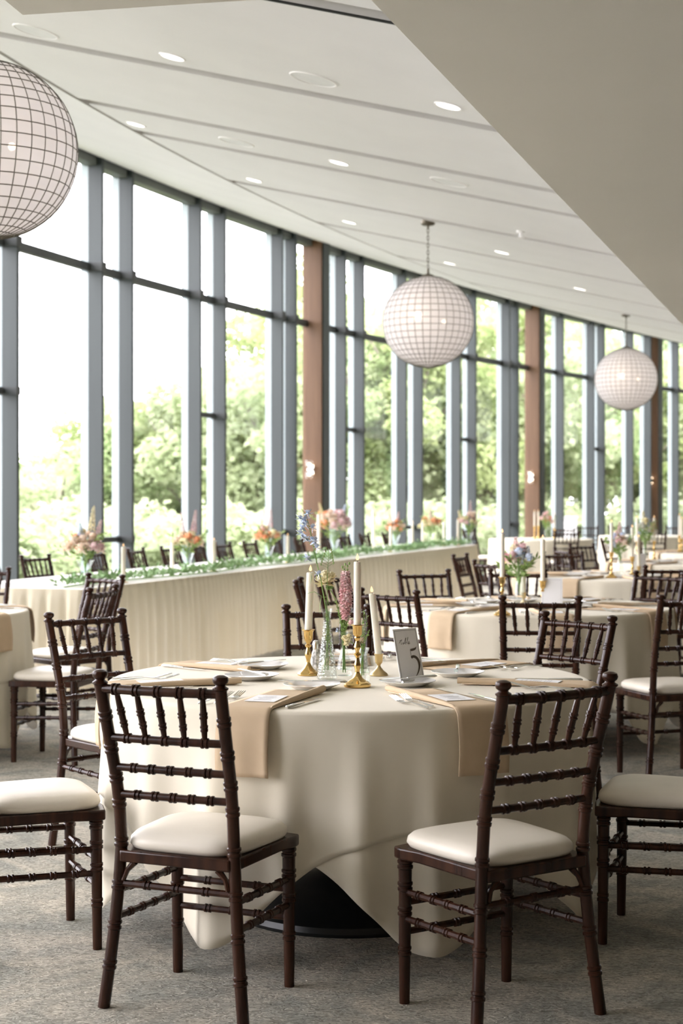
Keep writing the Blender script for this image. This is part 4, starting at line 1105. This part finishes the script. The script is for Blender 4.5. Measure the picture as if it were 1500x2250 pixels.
# second table
for (px, py, kind, lab) in [(1103, 1352, 'tall', 'tall candle left of the flowers on the second table'), (1192, 1338, 'mid', 'candle right of the flowers on the second table'), (1150, 1330, 'low', 'short candle behind the flowers on the second table')]:
    x, y = at(px, py, ZS); y = min(y, 9.5); place_candle((px-750)/FPX*y, y, ZS, kind, lab, 'the second table')
vx, vy = (1140-750)/FPX*8.9, 8.9
proto('bv', mk_vase_small, 'clear vase holding the pink and blue flowers on the second table', (vx, vy, ZS), 0, 'small glass vases')
bouquet('pink, cream and pale blue flowers on the second table', (vx, vy, ZS+.17), 'bouquets on the round tables', .085, .17, [M_pink, M_yel, M_blue, M_blush], 13, 5, [(M_pink, -.02, 0, .22, .12), (M_blue, .05, 0, .17, .10)])
def number_card(x, y, z, yw, lab, lab_grp):
    t = thing('table_number', lab, 'sign', (x, y, z+.004), yw, lab_grp)
    MB().tube([(-.06, -.012, .004), (.06, -.012, .004)], .004, 8).build('holder_bar', M_silver, t)
    o = MB().box((0, .0, H_/2), (W_*1.05, .0022, H_*.95)).build('card', M_card, t, smooth=False); o.rotation_euler = (-lean, 0, 0)
    b = MB()
    for (cx, cz_, w, h) in ((0, H_*.95-e, W_-2*e, .0011), (0, e, W_-2*e, .0011), (-W_/2+e, H_*.475, .0011, H_*.95-2*e), (W_/2-e, H_*.475, .0011, H_*.95-2*e)): b.box((cx, q, cz_), (w, .0004, h))
    b.build('border_line', M_inkl, o, smooth=False)
    return t
number_card((1212-750)/FPX*8.6, 8.6, ZS, -.15, 'blurred white table number card on the second table', 'table number cards behind')
number_card((1405-750)/FPX*12.5, 12.5, ZS, .1, 'blurred white table number card on the third table', 'table number cards behind')
# third table and beyond
def cluster(c, nm, spec, bq, seed):
    for dx, dy, kind, lab in spec: place_candle(c[0]+dx, c[1]+dy, ZS, kind, lab + ' on the ' + nm, 'the '+nm)
    if bq:
        dx, dy, cols, spr, H, spk, lab = bq
        proto('bv', mk_vase_small, 'clear vase of the ' + nm, (c[0]+dx, c[1]+dy, ZS), 0, 'small glass vases')
        bouquet(lab, (c[0]+dx, c[1]+dy, ZS+.17), 'bouquets on the round tables', spr, H, cols, 14, seed, spk)
cluster(T3, 'third table', [(-.09, -.35, 'tall', 'tall leftmost candle'), (.12, -.10, 'mid', 'middle candle'), (.20, .05, 'low', 'short right candle')],
        (.03, -.05, [M_blue, M_white, M_peach, M_pink], .10, .20, [(M_blush, 0, .02, .26, .13)], 'white, blue and peach flowers on the third table'), 9)
cluster(T3b, 'fourth table', [(-.52, .1, 'tall', 'tall candle left of the flowers'), (-.32, .25, 'tall', 'tall candle right of the flowers'), (.28, -.2, 'mid', 'lone candle near the right edge')],
        (-.42, .2, [M_blue, M_white, M_yel], .10, .26, [(M_yel, -.02, 0, .33, .14)], 'pale flowers reaching up between two candles on the fourth table'), 12)
cluster(T6, 'fifth table', [(-.50, -.1, 'tall', 'tall candle at the right picture edge'), (-.42, .15, 'mid', 'second candle at the right picture edge')],
        (-.28, .1, [M_orange, M_yel], .10, .24, [], 'orange flowers with green leaves at the right picture edge'), 14)
cluster(T4, 'farthest left table', [(-.12, -.2, 'tall', 'left candle'), (-.02, .1, 'tall', 'taller second candle'), (.22, .0, 'mid', 'right candle')],
        (.10, .1, [M_pink, M_blush, M_orange], .10, .24, [], 'pink and coral flowers on the farthest left table'), 17)

# ================================================================== HEAD TABLE
A = (-1.79, 10.66); u_ = (.322, .947); n_ = (-.947, .322); LH, DH, HH = 11.35, 1.10, .755
def hpnt(s, d): return (A[0]+u_[0]*s+n_[0]*d, A[1]+u_[1]*s+n_[1]*d)
ang = atan2(u_[1], u_[0])
ht = thing('head_table', 'long banquet head table running along the windows under a pleated ivory skirt', 'table', (A[0], A[1], 0), ang)
MB().box((LH/2, DH/2, HH-.013), (LH-.02, DH-.02, .024)).build('tabletop', M_wood, ht, smooth=False)
for k in range(7):
    for d in (.12, DH-.12):
        MB().tube([(.15+(LH-.3)*k/6, d, 0), (.15+(LH-.3)*k/6, d, HH-.025)], .018, 10).build('leg', M_bronze, ht)
cl = MB().box((LH/2, DH/2, HH+.002), (LH+.02, DH+.02, .005)).build('table_cover', M_white, None, (A[0], A[1], 0), smooth=False, rotz=ang); tag(cl, 'white cloth covering the top of the long head table', 'tablecloth')
sk = MB(); per = []
def add_side(p0, p1, nrm):
    L = hypot(p1[0]-p0[0], p1[1]-p0[1]); n = int(L/.012)
    for k in range(n): 
        t_ = k/n; per.append((p0[0]+(p1[0]-p0[0])*t_, p0[1]+(p1[1]-p0[1])*t_, nrm))
add_side((0, DH), (0, 0), (-1, 0)); add_side((0, 0), (LH, 0), (0, -1)); add_side((LH, 0), (LH, DH), (1, 0));
NP_ = len(per); rk = random.Random(8); phs = []; ph_ = 0.0
for k in range(NP_+1): phs.append(ph_); ph_ += .012*2*pi/(.115+.035*sin(k*.013)+.02*sin(k*.041))
fix = (round(ph_/(2*pi))*2*pi)/ph_
rows = []
for hz, am in ((HH+.004, .002), (HH-.03, .005), (HH-.07, .013), (HH-.25, .024), (.40, .027), (.2, .029), (.012, .031)):
    row = []
    for k, (x, y, nrm) in enumerate(per):
        p = phs[k]*fix; o = .012+am*(1+.85*sin(p)+.35*sin(2*p+.8))+.25*am*sin(p*.37+hz)
        row.append((x+nrm[0]*o, y+nrm[1]*o, hz))
    rows.append(row)
sk.sheet(rows)
so = sk.build('table_skirt', M_skirt, None, (A[0], A[1], 0), sharp=75, rotz=ang); tag(so, 'pleated ivory skirt hanging round the long head table', 'table skirt')
# garland along the front edge
ga = MB(); rg = random.Random(21); bl = MB()
for k in range(3600):
    s_ = .05+(LH-.25)*rg.random(); d_ = .16+.055*sin(s_*2.1)+rg.gauss(0, .05)
    d_ = max(.01, d_); z_ = HH+.022+abs(rg.gauss(0, .028))
    ga.leaf((s_, d_, z_), (rg.uniform(-1, 1), rg.uniform(-1, 1), rg.uniform(.0, .9)), rg.uniform(.035, .065), .022)
gt = thing('greenery_garland', 'green leafy garland along the front edge of the head table', 'garland', (A[0], A[1], 0), ang)
ga.build('leaves', M_garl, gt, smooth=False)
ga2 = MB().tube([(.05+(LH-.25)*k/60, .16+.055*sin((.05+(LH-.25)*k/60)*2.1), HH+.014) for k in range(61)], .006, 6).build('vine', M_stem, gt)
# bouquets and candles on it
def htop(px, d):
    "point on the head table at setback d from its front edge, in the direction of a photo column"
    q = (px-750)/FPX; s_ = (q*(A[1]+n_[1]*d)-(A[0]+n_[0]*d))/(u_[0]-q*u_[1]); return hpnt(s_, d)
def mk_pitcher(label, loc, rz, group):
    t = thing('glass_vase', label, 'vase', loc, rz, group)
    shell_lathe([(.042, 0), (.046, .008), (.036, .05), (.034, .09), (.046, .14), (.062, .175)], 24, wob=lambda a, z: 1+.06*sin(6*a)*max(0, z-.1)/.07).build('body', M_vase, t)
    return t
HZ = HH+.005
spec = [(187, .30, .14, .20, [M_peach, M_yel, M_peach, M_blush, M_orange], [(M_yel, .06, 0, .40, .18), (M_blush, .11, .0, .30, .14), (M_blue, -.04, 0, .28, .10)], 'peach and coral bouquet at the left end of the head table'),
        (411, .35, .13, .17, [M_peach, M_yel, M_orange, M_yel], [(M_blush, -.05, 0, .34, .18), (M_blush, .07, 0, .36, .18)], 'orange bouquet with two blush spikes, second on the head table'),
        (590, .42, .12, .18, [M_orange, M_yel, M_orange], [(M_blush, .02, 0, .36, .18), (M_blush, -.07, 0, .27, .14)], 'orange and yellow bouquet, third on the head table'),
        (734, .50, .20, .34, [M_blush, M_peach, M_peach, M_blush, M_orange], [(M_yel, -.16, 0, .42, .18), (M_blue, .12, 0, .40, .12)], 'largest blush and orange bouquet in the middle of the head table'),
        (868, .48, .12, .20, [M_orange, M_peach], [(M_blush, -.09, 0, .36, .18), (M_blush, .04, 0, .30, .14)], 'orange bouquet with a blush spike, fifth on the head table'),
        (945, .48, .15, .22, [M_yel, M_orange, M_yel], [(M_blush, .0, 0, .34, .14)], 'yellow bouquet, second from the right end of the head table'),
        (1030, .16, .13, .28, [M_blush, M_yel, M_peach], [(M_blush, .02, 0, .44, .22), (M_yel, -.14, 0, .30, .12)], 'blush bouquet at the far right end of the head table')]
for k, (px, d, spr, H, colr, spk, lab) in enumerate(spec):
    p = htop(px, d); sc_ = max(1.0, p[1]/15.0)
    proto('pit', mk_pitcher, 'clear glass vase of the ' + lab.split(',')[0].replace(' in the middle of the head table', ' mid head table').replace(' at the left end of the head table', ' left on the head table').replace(' at the far right end of', ' far right on').replace(' with two blush spikes', '').replace(' with a blush spike', ''), (p[0], p[1], HZ), k*.7, 'glass vases on the head table')
    b = bouquet(lab, (p[0], p[1], HZ+.165), 'bouquets on the head table', spr, H, colr, 20, 40+k, spk)
cs = [(271, .10, 1.0), (378, .42, .95), (470, .16, 1.0), (503, .55, .9), (632, .22, 1.0), (700, .55, 1.75), (820, .60, 1.9), (858, .20, 1.15), (906, .25, 1.25), (928, .50, 1.2), (975, .20, 1.25), (1006, .12, 1.3)]
for k, (px, d, s) in enumerate(cs):
    if px == 503: continue
    p = htop(px, d); lab = 'ivory taper candle standing on the head table, %s from the left' % ordinal(k - (1 if k > 3 else 0))
    t = proto('hcand', mk_candle(.0165, .27), lab, (p[0], p[1], HZ+.012), 0, 'ivory candles on the head table')
    t.scale = (1.15 if s > 1.3 else 1, 1.15 if s > 1.3 else 1, s*.95)
    h = proto('hdish', lambda l, lo, r, g_: tag(MB().lathe([(.0, 0), (.036, 0), (.040, .004), (.022, .010), (.019, .016), (.0, .0115)], 20, cap0=False, cap1=False).build('candle_dish', M_brass_s, None, lo), l, 'candle holder', g_),
              'small brass dish under the %s candle of the head table' % ordinal(k - (1 if k > 3 else 0)), (p[0], p[1], HZ), 0, 'candle dishes on the head table')
